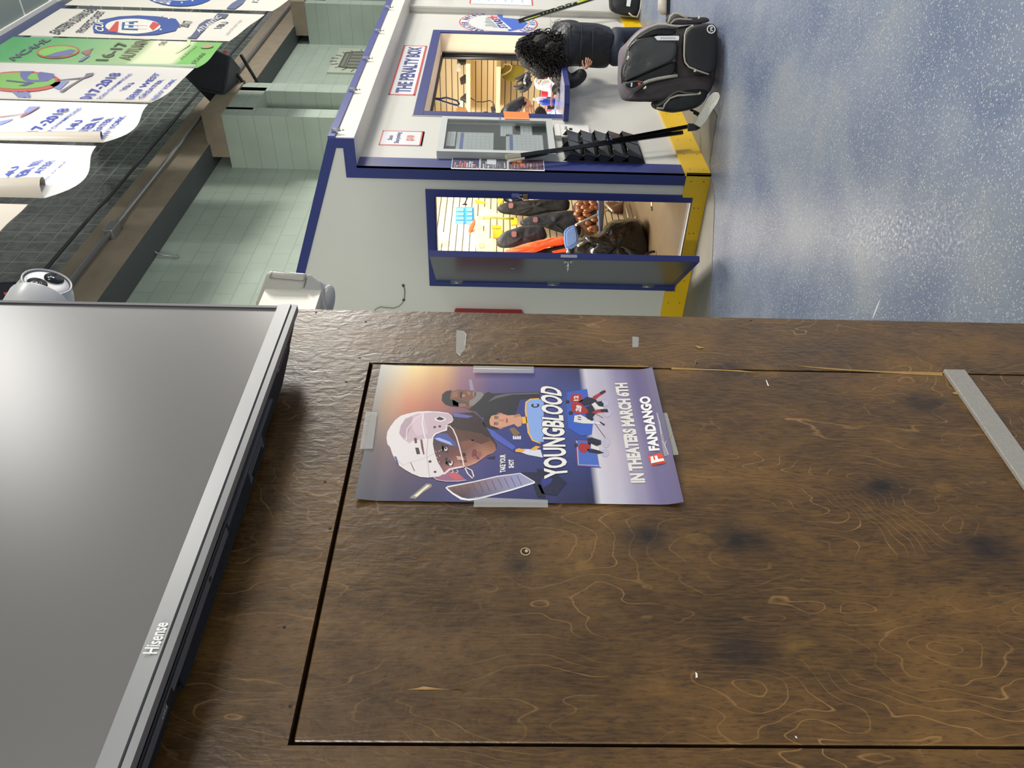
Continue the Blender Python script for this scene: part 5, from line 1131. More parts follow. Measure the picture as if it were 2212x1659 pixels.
o = soft('black_glove', G([(1050, 1430), (1130, 1300), (1250, 1330), (1340, 1450), (1370, 1560), (1020, 1560)]), 7.45, .08, BLKM, None, .18, .01, 7); tag(o, 'black glove lying on the counter in front of the clerk hand', 'glove')
bm_ = B(); bm_.box((8.20, 2.42, ct), (8.55, 2.60, ct+.05), BLK); tag(bm_.build('black_case', bevel=.008), 'flat black case at the far end of the counter beside the leaning customer', 'case')
# ------------------------------------------------------------------ the poster taped on the plywood door
cA = lambda x, y: (760+x/2.989, 770+y/2.989); cB = lambda x, y: (820+x/5.925, 820+y/5.925); cC = lambda x, y: (1160+x/5.925, 790+y/5.925)
def PP(x, y, k=0):
    p = PX(x, y, 'y', YW-.002); t_ = (Z1_-p.z)/(Z1_-Z0_); return V3((p.x, YW-.0021-.000028*k+curl_off((p.x-U0)/(U1-U0), max(0, min(1, t_))), p.z))
U0, U1, Z0_, Z1_ = .6885, .9725, 1.366, 1.797
b = B()
GX = [.0, .045, .13, .22, .32, .42, .55, .68, .76, .80, .82, .88, .93, .965, 1.0]     # top to bottom
GC = [[(98, 98, 102), (112, 112, 118), (150, 148, 146), (196, 196, 188)],
      [(84, 84, 96), (120, 104, 104), (186, 150, 120), (214, 206, 186)],
      [(56, 56, 82), (108, 78, 96), (196, 120, 88), (236, 212, 146)],
      [(54, 56, 96), (92, 72, 104), (170, 104, 88), (222, 178, 116)],
      [(62, 64, 116), (84, 74, 120), (120, 84, 106), (150, 112, 128)],
      [(48, 50, 104), (68, 66, 122), (78, 66, 110), (104, 92, 140)],
      [(46, 50, 98), (56, 62, 118), (66, 66, 116), (82, 80, 136)],
      [(34, 36, 74), (52, 64, 126), (62, 80, 150), (58, 56, 100)],
      [(22, 24, 48), (40, 62, 138), (60, 92, 176), (42, 42, 78)],
      [(22, 24, 42), (34, 50, 120), (52, 86, 168), (34, 36, 62)],
      [(24, 24, 38), (30, 40, 96), (44, 70, 140), (34, 36, 58)],
      [(24, 24, 38), (30, 40, 96), (44, 70, 140), (34, 36, 58)],
      [(24, 24, 38), (30, 40, 96), (44, 70, 140), (34, 36, 58)],
      [(24, 24, 38), (30, 40, 96), (44, 70, 140), (34, 36, 58)],
      [(24, 24, 38), (30, 40, 96), (44, 70, 140), (34, 36, 58)]]
def gsample(G_, X_, t_, u):
    i = 0
    while i < len(X_)-2 and t_ > X_[i+1]: i += 1
    f = min(1, max(0, (t_-X_[i])/(X_[i+1]-X_[i]))); n_ = len(G_[0])-1; j = min(int(u*n_), n_-1); g = u*n_-j
    f = f*f*(3-2*f); A_, B_ = lerp(G_[i][j], G_[i][j+1], g), lerp(G_[i+1][j], G_[i+1][j+1], g)
    return lerp(A_, B_, f)
def curl_off(u, t_):   # corners lift off the wood a little
    return -.0035*max(0, 1-t_/.06)*(.4+.6*(1-max(0, min(1, u)))) - .006*max(0, (t_-.94)/.06)**1.5
nx, nz = 24, 44
def gp(i, j, k=0):
    u, t_ = i/nx, j/nz; return V3((U0+(U1-U0)*u, YW-.002+curl_off(u, t_), Z1_-(Z1_-Z0_)*t_+.0035*math.sin(u*math.pi)*(t_ > .99)*0))
gv = [[b.v(gp(i, j)) for i in range(nx+1)] for j in range(nz+1)]
ICE = [[(206, 204, 214), (214, 208, 214), (196, 188, 202), (204, 200, 210)], [(190, 186, 200), (196, 186, 196), (184, 174, 190), (180, 176, 192)], [(150, 144, 170), (164, 154, 176), (150, 142, 168), (134, 126, 156)], [(112, 104, 142), (120, 110, 146), (108, 98, 136), (104, 94, 132)], [(84, 76, 116), (88, 78, 118), (80, 72, 112), (74, 66, 104)]]
def colat(u, t_):
    te = .735+.0*u
    if t_ >= te: return gsample(ICE, [te, te+.07, te+.14, te+.2, 1.0], t_, u)
    return gsample(GC, GX, t_, u)
for j in range(nz):
    for i in range(nx): b.f([gv[j][i], gv[j][i+1], gv[j+1][i+1], gv[j+1][i]], PRINT, True, [colat(i/nx, j/nz), colat((i+1)/nx, j/nz), colat((i+1)/nx, (j+1)/nz), colat(i/nx, (j+1)/nz)])
def Q(f, pts, k, col, grad=None):
    P_ = [PP(*f(x, y), k) for x, y in pts]
    b.poly(P_, PRINT, [tuple(c) for c in grad] if grad else col)
def ELL(f, cx_, cy_, a_, b_, rot, k, col, n=22): Q(f, ell(cx_, cy_, a_, b_, rot, n), k, col)
def STR_(f, pts, w_, k, col):
    P_ = [PP(*f(x, y), k) for x, y in pts]
    L_, R_ = [], []
    for i, p in enumerate(P_):
        t_ = (P_[min(i+1, len(P_)-1)]-P_[max(0, i-1)]); t_.y = 0; t_.normalize(); n_ = V3((-t_.z, 0, t_.x))*w_
        L_.append(p+n_); R_.append(p-n_)
    for i in range(len(P_)-1): b.poly([L_[i], L_[i+1], R_[i+1], R_[i]], PRINT, col)
# light beams and far lamp
Q(cB, [(1140, 0), (1180, 0), (1210, 140), (1160, 140)], 1, (150, 138, 160)); Q(cB, [(380, 1515), (470, 1440), (600, 1330), (660, 1335), (670, 1370), (560, 1440), (460, 1525)], 1, (150, 140, 130)); Q(cB, [(440, 1490), (520, 1425), (610, 1350), (645, 1355), (560, 1420), (480, 1500)], 2, (236, 226, 190))
# bearded man in black jacket
Q(cB, [(1130, 385), (1240, 250), (1390, 155), (1440, 180), (1700, 170), (2050, 160), (2060, 470), (1300, 480), (1230, 410)], 3, (36, 35, 42))
Q(cB, [(1480, 210), (1620, 180), (1900, 170), (2040, 165), (2040, 185), (1700, 195), (1500, 240), (1380, 290)], 4, (92, 90, 96))
Q(cB, [(905, 160), (1000, 130), (1100, 135), (1220, 150), (1310, 165), (1335, 195), (1290, 250), (1200, 330), (1150, 380), (1050, 350), (930, 320), (900, 250)], 4, (122, 78, 58))
Q(cB, [(1200, 150), (1310, 162), (1337, 195), (1290, 255), (1200, 335), (1150, 340), (1150, 270), (1210, 240), (1190, 190)], 5, (132, 124, 120))
Q(cB, [(800, 190), (850, 150), (925, 135), (905, 200), (900, 250), (960, 270), (1010, 300), (1010, 350), (920, 345), (840, 320), (795, 270)], 5, (24, 22, 24)); Q(cB, [(930, 255), (1010, 250), (1130, 290), (1140, 330), (1010, 345), (940, 330)], 5, (84, 72, 68))
Q(cB, [(1005, 320), (1050, 305), (1110, 315), (1100, 345), (1030, 358)], 6, (150, 96, 74)); Q(cB, [(1030, 165), (1060, 150), (1050, 240), (1025, 230)], 6, (44, 26, 22)); ELL(cB, 1075, 205, 16, 12, 0, 7, (222, 214, 206)); ELL(cB, 1076, 203, 8, 9, 0, 8, (28, 18, 16)); Q(cB, [(1110, 150), (1160, 160), (1165, 195), (1140, 200)], 6, (156, 104, 80)); Q(cB, [(1215, 165), (1235, 160), (1230, 215), (1212, 225)], 6, (74, 42, 38)); Q(cB, [(920, 170), (990, 150), (1000, 220), (930, 230)], 6, (146, 96, 72))
# young man in the blue jersey
Q(cB, [(1280, 480), (1400, 560), (1700, 560), (1800, 260), (1900, 250), (2060, 240), (2100, 1010), (1900, 960), (1720, 930), (1500, 780), (1330, 640)], 5, (48, 56, 120))
Q(cB, [(1330, 640), (1500, 780), (1700, 900), (1740, 860), (1500, 690), (1350, 560)], 6, (74, 92, 178))
Q(cB, [(1880, 290), (1930, 250), (2100, 255), (2100, 800), (1980, 790), (1920, 720), (1890, 560), (1880, 420)], 6, (136, 166, 222))
STR_(cB, [(2040, 245), (1930, 252), (1875, 290), (1868, 400), (1885, 520), (1905, 680), (1960, 780), (2060, 815)], .0012, 7, (236, 178, 66))
Q(cB, [(1820, 480), (1880, 475), (1890, 560), (1825, 565)], 7, (236, 178, 66))
Q(cB, [(1740, 890), (1880, 890), (2060, 900), (2090, 1000), (1900, 965), (1800, 930)], 7, (214, 216, 226)); Q(cB, [(1735, 905), (1780, 880), (1870, 900), (1830, 935), (1740, 925)], 8, (232, 168, 60)); Q(cB, [(1920, 900), (2000, 850), (2060, 860), (1990, 910)], 8, (232, 168, 60))
for k in range(4): Q(cB, [(1705+k*28, 725), (1722+k*28, 720), (1730+k*26, 765), (1708+k*26, 765)], 8, (232, 232, 236))
Q(cB, [(1660, 630), (1720, 610), (1800, 690), (1740, 730), (1700, 700)], 8, (128, 100, 62))
text(b, 'C', PP(*cB(2045, 360), 8), PP(*cB(2045, 312), 8), PP(*cB(1940, 362), 8), PRINT, (28, 30, 52), .05)
Q(cB, [(1395, 470), (1480, 440), (1560, 435), (1640, 460), (1720, 455), (1790, 440), (1820, 490), (1815, 590), (1770, 610), (1720, 570), (1600, 610), (1520, 620), (1420, 590), (1395, 530)], 8, (206, 150, 122))
Q(cB, [(1320, 560), (1335, 480), (1390, 445), (1470, 432), (1540, 440), (1430, 465), (1405, 520), (1410, 590), (1500, 615), (1540, 635), (1430, 640), (1360, 610)], 9, (30, 25, 26)); Q(cB, [(1500, 430), (1560, 428), (1590, 450), (1540, 455)], 9, (196, 136, 108)); Q(cB, [(1505, 615), (1570, 600), (1580, 625), (1530, 638)], 9, (196, 136, 108))
for (x, y) in ((1505, 487), (1500, 565)): ELL(cB, x, y, 20, 22, 0, 9, (96, 62, 52)); ELL(cB, x+4, y, 8, 13, 0, 10, (226, 218, 212)); ELL(cB, x+5, y, 7, 7, 0, 11, (26, 18, 16)); Q(cB, [(x-34, y-22), (x-24, y-25), (x-24, y+24), (x-34, y+20)], 10, (40, 28, 24))
Q(cB, [(1520, 515), (1590, 508), (1595, 540), (1525, 535)], 9, (188, 128, 102)); Q(cB, [(1615, 500), (1640, 505), (1640, 552), (1618, 556)], 10, (158, 78, 76)); Q(cB, [(1720, 455), (1790, 442), (1800, 470), (1720, 490)], 9, (176, 120, 98))
# helmeted player
Q(cB, [(940, 430), (1060, 430), (1200, 420), (1290, 490), (1420, 700), (1500, 830), (1490, 900), (1300, 920), (1000, 700), (900, 600)], 9, (44, 27, 26), None)
Q(cB, [(860, 600), (960, 620), (1100, 700), (1230, 730), (1400, 740), (1480, 830), (1493, 905), (1460, 940), (1380, 970), (1230, 1075), (1140, 1110), (1060, 1130), (930, 1160), (840, 1200), (760, 1090), (700, 940), (690, 760)], 10, None, [(66, 40, 36), (78, 46, 38), (96, 56, 42), (96, 56, 42), (96, 56, 44), (120, 74, 56), (150, 100, 80), (160, 110, 90), (176, 122, 98), (190, 136, 110), (196, 142, 120), (190, 134, 116), (176, 116, 112), (140, 84, 96), (110, 66, 72), (70, 44, 52), (52, 36, 48)])
Q(cB, [(690, 745), (760, 690), (860, 690), (960, 800), (1000, 860), (860, 830), (720, 780)], 11, (70, 78, 150)); Q(cB, [(700, 755), (760, 745), (900, 800), (940, 850), (860, 820), (760, 785)], 12, (156, 176, 224))
Q(cB, [(800, 860), (840, 840), (880, 860), (880, 940), (840, 930), (805, 900)], 12, (52, 30, 32)); ELL(cB, 848, 890, 20, 26, .2, 13, (226, 220, 216)); ELL(cB, 846, 882, 13, 15, 0, 14, (26, 16, 18))
Q(cB, [(850, 1060), (890, 1030), (950, 1060), (940, 1110), (890, 1110), (850, 1090)], 12, (60, 34, 36)); ELL(cB, 912, 1074, 22, 32, .3, 13, (228, 222, 218)); ELL(cB, 908, 1062, 14, 16, 0, 14, (26, 16, 18))
Q(cB, [(790, 830), (815, 825), (820, 920), (795, 930)], 12, (30, 18, 20)); Q(cB, [(840, 1000), (870, 1000), (865, 1090), (840, 1080)], 12, (36, 22, 24))
Q(cB, [(960, 950), (1080, 930), (1110, 1010), (1100, 1060), (1040, 1070), (1000, 1000)], 12, (112, 66, 52)); ELL(cB, 1082, 962, 26, 20, .4, 13, (40, 20, 20)); ELL(cB, 1104, 1048, 14, 10, .4, 13, (44, 22, 22)); Q(cB, [(980, 980), (1060, 990), (1090, 1030), (1000, 1030)], 13, (206, 158, 132))
Q(cB, [(1180, 890), (1220, 900), (1300, 930), (1310, 960), (1280, 1010), (1250, 1030), (1180, 1000), (1160, 950)], 12, (150, 86, 80)); STR_(cB, [(1215, 890), (1235, 930), (1228, 970), (1275, 1025)], .0006, 13, (52, 22, 24)); Q(cB, [(1190, 900), (1215, 905), (1222, 980), (1180, 990)], 13, (112, 56, 54))
Q(cB, [(990, 640), (1300, 690), (1420, 780), (1300, 830), (1120, 760)], 11, (84, 50, 38)); Q(cB, [(1030, 800), (1200, 770), (1200, 860), (1060, 900)], 11, (124, 76, 58))
HEL = [(88, 750), (100, 670), (140, 600), (200, 520), (270, 465), (350, 440), (480, 412), (620, 405), (760, 412), (880, 430), (930, 470), (945, 520), (925, 550), (870, 575), (862, 655), (790, 675), (720, 705), (690, 740), (682, 830), (705, 940), (745, 1060), (800, 1150), (832, 1205), (760, 1243), (620, 1258), (520, 1250), (420, 1210), (330, 1160), (250, 1105), (200, 1030), (165, 960), (135, 870), (100, 830)]
Q(cB, HEL, 15, (222, 214, 212))
Q(cB, [(250, 690), (270, 590), (330, 500), (480, 440), (700, 420), (880, 440), (930, 480), (940, 520), (865, 570), (840, 640), (700, 690), (660, 760), (560, 760), (420, 790), (380, 820), (300, 760)], 16, (196, 172, 182))
Q(cB, [(250, 690), (275, 590), (330, 510), (420, 470), (400, 600), (350, 740), (300, 750)], 17, (176, 150, 162)); Q(cB, [(440, 480), (560, 440), (590, 560), (620, 700), (470, 720), (420, 620)], 17, (208, 186, 194))
STR_(cB, [(560, 440), (545, 560), (570, 700), (600, 800)], .0008, 18, (232, 222, 224)); STR_(cB, [(180, 990), (300, 1100), (400, 1060), (600, 1000), (700, 950)], .0005, 16, (196, 190, 186)); STR_(cB, [(640, 1250), (620, 1100), (600, 960), (620, 760), (700, 690)], .0005, 18, (190, 176, 176)); STR_(cB, [(340, 780), (350, 640), (440, 520), (560, 430)], .0007, 18, (226, 212, 216))
Q(cB, [(440, 750), (475, 750), (480, 815), (450, 820)], 18, (92, 46, 52)); Q(cB, [(455, 875), (500, 875), (520, 955), (475, 960)], 18, (40, 24, 30)); Q(cB, [(520, 770), (545, 770), (575, 960), (560, 965), (535, 880)], 18, (110, 56, 60)); Q(cB, [(390, 1055), (405, 1070), (455, 1180), (440, 1170)], 18, (96, 40, 36))
Q(cB, [(700, 500), (780, 470), (840, 495), (850, 520), (790, 545), (720, 530)], 17, (226, 214, 218)); Q(cB, [(725, 500), (770, 478), (830, 505), (795, 525), (745, 520)], 18, (28, 22, 28))
for (x, y, r_) in ((645, 1052, 20), (710, 1185, 18), (705, 612, 18), (770, 602, 18), (1104, 1048, 8)): ELL(cB, x, y, r_, r_*.8, 0, 18, (70, 48, 58))
for (x, y) in ((720, 925), (762, 918), (735, 1000), (770, 980), (762, 1058), (790, 905), (665, 930)): ELL(cB, x, y, 7, 6, 0, 18, (220, 206, 206), 8)
Q(cB, [(185, 985), (215, 990), (235, 1050), (250, 1110), (225, 1070), (200, 1020)], 18, (60, 70, 150))
# visor edge and jaw guard
STR_(cB, [(840, 592), (900, 600), (940, 640), (985, 740), (1020, 860), (1050, 980), (1080, 1110), (1130, 1210), (1190, 1270), (1205, 1240), (1180, 1165), (1120, 1135), (1060, 1120)], .0009, 19, (226, 212, 210))
Q(cB, [(690, 1250), (760, 1243), (840, 1200), (880, 1170), (1000, 1190), (1110, 1290), (960, 1305), (800, 1300), (720, 1280)], 12, (150, 96, 120)); Q(cB, [(880, 1195), (980, 1200), (1060, 1270), (980, 1290), (900, 1240)], 13, (196, 90, 100)); STR_(cB, [(820, 1215), (900, 1150), (1000, 1130), (1060, 1120)], .0016, 19, (222, 212, 214)); STR_(cB, [(690, 1250), (730, 1285), (850, 1305), (1000, 1305), (1110, 1290)], .0006, 19, (206, 190, 206))
for x in (925, 985): STR_(cB, [(x, 1160), (x+18, 1175), (x+10, 1195), (x-6, 1190)], .0005, 20, (236, 230, 230))
Q(cB, [(920, 430), (980, 430), (1200, 470), (1130, 495), (960, 480)], 11, (96, 98, 156)); Q(cB, [(1370, 1000), (1480, 980), (1470, 1020), (1380, 1010)], 8, (30, 30, 40))
# stick blade
BL_ = [(842, 1385), (870, 1365), (1200, 1305), (1500, 1235), (1800, 1196), (1990, 1310), (1985, 1330), (1700, 1420), (1440, 1490), (1250, 1540), (1150, 1552), (1040, 1540), (930, 1470), (860, 1410)]
Q(cB, BL_, 10, (232, 230, 232)); Q(cB, [(862, 1385), (1200, 1318), (1500, 1248), (1795, 1205), (1975, 1312), (1700, 1400), (1440, 1470), (1230, 1520), (1130, 1528), (1050, 1510), (940, 1450)], 11, None, [(120, 84, 74), (124, 96, 96), (140, 128, 160), (150, 150, 190), (158, 158, 180), (140, 140, 172), (120, 118, 156), (96, 90, 120), (76, 62, 78), (70, 56, 66), (96, 70, 66)])
for k in range(11):
    x = 940+k*82; STR_(cB, [(x, 1372-k*14), (x+60, 1480-k*10+(k > 6)*-20)], .0004, 12, (80, 70, 96))
Q(cB, [(1790, 1190), (2050, 1190), (2090, 1260), (1990, 1310)], 10, (30, 32, 60)); Q(cB, [(1960, 1330), (2060, 1350), (2120, 1480), (2120, 1520), (2020, 1500)], 9, (22, 24, 44))
Q(cC, [(0, 1320), (200, 1350), (380, 1500), (250, 1660), (60, 1640), (0, 1500)], 9, (26, 28, 60)); Q(cC, [(60, 1440), (200, 1440), (180, 1500), (80, 1560), (50, 1500)], 10, (44, 54, 130))
# skaters on the ice and the goal
R1 = (166, 44, 44); NV = (30, 32, 52); IW = (222, 216, 214)
Q(cC, [(385, 340), (640, 300), (660, 420), (720, 700), (700, 880), (560, 900), (400, 800), (380, 500)], 7, (52, 92, 186))
Q(cC, [(415, 440), (440, 370), (500, 360), (575, 370), (585, 450), (520, 475), (430, 470)], 9, R1); Q(cC, [(520, 470), (640, 400), (730, 420), (770, 450), (690, 500), (600, 520)], 9, NV)
Q(cC, [(430, 490), (510, 460), (570, 490), (650, 570), (650, 610), (540, 625), (450, 590)], 10, R1); Q(cC, [(600, 540), (700, 500), (760, 600), (700, 680), (620, 630)], 9, NV)
Q(cC, [(710, 400), (800, 350), (870, 310), (880, 340), (800, 390), (740, 440)], 10, R1); Q(cC, [(800, 345), (850, 318), (884, 330), (820, 372)], 11, NV); Q(cC, [(700, 600), (780, 560), (900, 560), (910, 600), (800, 600), (730, 615)], 10, R1); Q(cC, [(800, 560), (900, 555), (915, 598), (820, 590)], 11, NV); Q(cC, [(690, 490), (740, 460), (850, 480), (850, 560), (760, 560)], 8, IW); Q(cC, [(740, 465), (830, 455), (850, 530), (790, 520)], 11, NV)
ELL(cC, 392, 465, 26, 22, 0, 11, (36, 30, 40), 12); ELL(cC, 432, 608, 30, 26, 0, 11, (34, 34, 48), 12)
text(b, '12', PP(*cC(530, 450), 12), PP(*cC(530, 385), 12), PP(*cC(470, 452), 12), PRINT, IW, .05); text(b, '28', PP(*cC(560, 600), 12), PP(*cC(575, 520), 12), PP(*cC(490, 580), 12), PRINT, IW, .05)
Q(cC, [(480, 640), (560, 630), (650, 680), (740, 720), (860, 730), (870, 760), (720, 745), (590, 740), (470, 720)], 10, IW); Q(cC, [(620, 640), (730, 680), (700, 710), (640, 680)], 11, NV); Q(cC, [(800, 715), (870, 750), (860, 770), (805, 735)], 12, NV); text(b, '11', PP(*cC(565, 700), 12), PP(*cC(565, 660), 12), PP(*cC(520, 690), 12), PRINT, NV, .05)
STR_(cC, [(735, 735), (870, 920)], .0004, 12, (50, 40, 50)); STR_(cC, [(740, 610), (845, 672)], .0004, 12, (60, 40, 50))
Q(cC, [(490, 955), (740, 960), (800, 1300), (520, 1290)], 8, (70, 104, 186)); STR_(cC, [(820, 1305), (520, 1285), (490, 955), (640, 958)], .0006, 9, (150, 44, 56)); STR_(cC, [(790, 1280), (530, 1268), (515, 1010), (505, 965)], .0005, 9, (206, 206, 220))
Q(cC, [(520, 1050), (560, 990), (680, 1000), (680, 1060), (620, 1120), (560, 1110)], 11, R1); Q(cC, [(640, 930), (700, 920), (820, 960), (820, 1010), (720, 1040), (650, 1000)], 11, NV); Q(cC, [(640, 1070), (760, 1070), (860, 1120), (780, 1130), (660, 1110)], 11, NV); ELL(cC, 500, 1020, 24, 30, 0, 12, (60, 40, 54), 12)
Q(cC, [(690, 1000), (800, 1050), (800, 1090), (690, 1060)], 12, IW)
for (x, y, a_, b_) in ((860, 480, 60, 40), (900, 600, 50, 60), (880, 990, 50, 60), (870, 1120, 50, 50)): ELL(cC, x, y, a_, b_, 0, 8, (184, 180, 200), 14)
# wording
WT = (236, 232, 226)
def T4(f, s_, TLp, BLp, TRp, BRp, k, col, bold): text(b, s_, PP(*f(*BLp), k), PP(*f(*BRp), k), PP(*f(*TLp), k), PRINT, col, bold, TR=PP(*f(*TRp), k))
T4(cC, 'YOUNGBLOOD', (86, 1462), (402, 1430), (34, 240), (316, 296), 20, (28, 30, 56), .06); T4(cC, 'YOUNGBLOOD', (90, 1456), (398, 1424), (40, 245), (312, 300), 24, WT, .032)
T4(cC, 'IN THEATERS MARCH 6TH', (1195, 1505), (1390, 1500), (988, 225), (1155, 222), 20, (228, 222, 214), .055)
T4(cC, 'FANDANGO', (1432, 1095), (1570, 1095), (1303, 403), (1440, 403), 20, (240, 238, 236), .05)
T4(cB, 'TAKE YOUR', (1540, 1195), (1612, 1190), (1540, 965), (1612, 962), 20, WT, .04); T4(cB, 'SHOT', (1650, 1138), (1720, 1135), (1650, 1028), (1720, 1025), 20, WT, .04)
Q(cC, [(1413, 1158), (1592, 1130), (1643, 1262), (1468, 1280)], 20, (226, 78, 50)); T4(cC, 'F', (1460, 1262), (1625, 1240), (1450, 1175), (1590, 1160), 60, (244, 240, 236), .05)
po = b.build('movie_poster'); tag(po, 'hockey film poster YOUNGBLOOD taped on the dark plywood door', 'poster')
# clear tape strips
TAPE = mat('clear_tape', (206, 206, 200), .16, alpha=.30, var=.05, vs=80, spec=.9)
FOLD = mat('tape_fold', (226, 226, 222), .2, alpha=.8)
def tape(lb, pts, fold=None, y=YW-.0058, nm='tape_strip'):
    P_ = [PX(x, y_, 'y', y) for x, y_ in pts]; bb = B(); bb.prism(P_, (0, -.00012, 0), TAPE)
    if fold:
        for f_ in fold: bb.tube([PX(x, y_, 'y', y-.0005) for x, y_ in f_], .0005, FOLD, 5)
    tag(bb.build(nm), lb, 'tape', 'clear tape on the plywood')
tape('clear tape strip across the middle of the right edge of the poster', [(1023, 790), (1153, 792), (1153, 806), (1022, 805)], [[(1023, 796), (1153, 798)]])
tape('clear tape strip across the middle of the left edge of the poster', [(1025, 1074), (1183, 1080), (1184, 1096), (1023, 1095)])
tape('clear tape strip over the top edge of the poster', [(790, 889), (815, 891), (805, 969), (777, 970)])
tape('wrinkled clear tape strip over the bottom edge of the poster', [(1418, 891), (1441, 892), (1466, 982), (1435, 985)], [[(1419, 893), (1426, 915), (1429, 938)], [(1452, 936), (1438, 955), (1436, 962)], [(1431, 952), (1440, 970), (1444, 982)]])
tape('old torn clear tape piece on the bare plywood right of the poster', [(986, 713), (1004, 716), (1008, 722), (1005, 755), (998, 762), (994, 770), (985, 762)], [[(998, 716), (1007, 724), (1005, 745)], [(990, 763), (994, 769)], [(995, 780), (999, 784)]], YW-.0006)
tape('faint clear tape remnant on the plywood edge further down', [(1366, 727), (1380, 728), (1379, 750), (1366, 750)], None, YW-.0006)

# ------------------------------------------------------------------ people
SKIN = mat('skin', (196, 140, 112), .5, var=.08, vs=30); SKIN2 = mat('skin_light', (214, 152, 112), .5, var=.06, vs=30)
PUF = mat('navy_puffer', (18, 21, 30), .5, var=.25, vs=10, bump=1.0, bs=13); JEAN = mat('dark_jeans', (34, 42, 58), .7, var=.2, vs=16, bump=.2, bs=40); HAIR = mat('dark_curly_hair', (20, 17, 17), .62, spec=.25, var=.5, vs=20, bump=.8, bs=40)
def skin(name, joints, edges, par, m, sub=2, root=0):
    names = list(joints); me = bpy.data.meshes.new(name)
    me.from_pydata([joints[n_][0] for n_ in names], [(names.index(a_), names.index(c_)) for a_, c_ in edges], []); me.materials.append(m)
    o = bpy.data.objects.new(name, me); COL.objects.link(o)
    md = o.modifiers.new('skin', 'SKIN'); md.use_smooth_shade = True; md.branch_smoothing = .4
    for i, n_ in enumerate(names):
        r_ = joints[n_][1]; sv = me.skin_vertices[0].data[i]; sv.radius = r_ if isinstance(r_, tuple) else (r_, r_); sv.use_root = (i == root)
    q = o.modifiers.new('sub', 'SUBSURF'); q.levels = sub; q.render_levels = sub
    if par is not None: o.parent = par; o.matrix_parent_inverse = wmat(par).inverted()
    return o
def J(x, y, d, r): return (DP(x, y, d), r)
t = thing('person', 'person with long dark curly hair and a black puffer jacket leaning over the service counter', 'person', PX(1440, 95, 'z', 0))
jb = {'pelvis': J(1305, 100, 7.28, .10), 'waist': J(1270, 100, 7.22, .11), 'chest': J(1225, 108, 7.12, .135), 'neck': J(1192, 118, 7.04, .06), 'head': J(1165, 124, 7.0, .08), 'crown': J(1142, 128, 6.98, .075),
      'hipr': J(1325, 78, 7.34, .085), 'kneer': J(1392, 76, 7.42, .06), 'ankler': (PX(1440, 78, 'z', .08), .045), 'toer': (PX(1444, 92, 'z', .04), .035),
      'hipl': J(1325, 114, 7.2, .085), 'kneel': J(1385, 122, 7.2, .06), 'anklel': (PX(1446, 125, 'z', .08), .045), 'toel': (PX(1450, 142, 'z', .04), .035)}
skin('body', jb, [('pelvis', 'waist'), ('waist', 'chest'), ('chest', 'neck'), ('neck', 'head'), ('head', 'crown'), ('pelvis', 'hipr'), ('hipr', 'kneer'), ('kneer', 'ankler'), ('ankler', 'toer'), ('pelvis', 'hipl'), ('hipl', 'kneel'), ('kneel', 'anklel'), ('anklel', 'toel')], t, SKIN)
jj = {'h': J(1322, 104, 7.26, (.185, .15)), 'p': J(1306, 103, 7.25, (.20, .16)), 'w': J(1280, 98, 7.2, (.215, .17)), 'c1': J(1250, 96, 7.15, (.225, .18)), 'c2': J(1215, 100, 7.1, (.215, .18)), 'n': J(1190, 108, 7.05, .12),
      'sr': J(1210, 68, 7.2, .115), 'er': J(1245, 62, 7.35, .085), 'wr': J(1252, 92, 7.5, .06),
      'sl': J(1203, 146, 7.0, .115), 'el': J(1225, 181, 7.03, .085), 'fl': J(1248, 170, 7.0, .07), 'wl': J(1266, 152, 6.95, .052)}
skin('puffer_jacket', jj, [('h', 'p'), ('p', 'w'), ('w', 'c1'), ('c1', 'c2'), ('c2', 'n'), ('c2', 'sr'), ('sr', 'er'), ('er', 'wr'), ('c2', 'sl'), ('sl', 'el'), ('el', 'fl'), ('fl', 'wl')], t, PUF)
skin('second_sleeve', {'a': J(1200, 148, 7.05, .10), 'b': J(1208, 168, 7.1, .085), 'c': J(1218, 186, 7.08, .07), 'd': J(1196, 196, 7.2, .05)}, [('a', 'b'), ('b', 'c'), ('c', 'd')], t, PUF)
skin('jeans', {'p': J(1308, 100, 7.27, (.15, .12)), 'hr': J(1335, 84, 7.33, .11), 'kr': J(1392, 78, 7.42, .085), 'ar': J(1432, 78, 7.46, .07), 'hl': J(1335, 118, 7.2, .11), 'kl': J(1385, 124, 7.2, .085), 'al': J(1434, 126, 7.22, .07)}, [('p', 'hr'), ('hr', 'kr'), ('kr', 'ar'), ('p', 'hl'), ('hl', 'kl'), ('kl', 'al')], t, JEAN)
for i, y_ in enumerate((80, 127)):
    c = PX(1446, y_, 'z', 0); b = B(Matrix.Translation(c) @ Matrix.Rotation(1.2, 4, 'Z')); b.rings([[(x, w_*math.cos(a_), .005+h_*.5+h_*.5*math.sin(a_)) for a_ in [2*math.pi*k/12 for k in range(12)]] for x, w_, h_ in ((-.10, .03, .07), (-.06, .042, .10), (.03, .045, .08), (.12, .042, .055), (.17, .025, .035))], BLK); b.build('shoe', t)
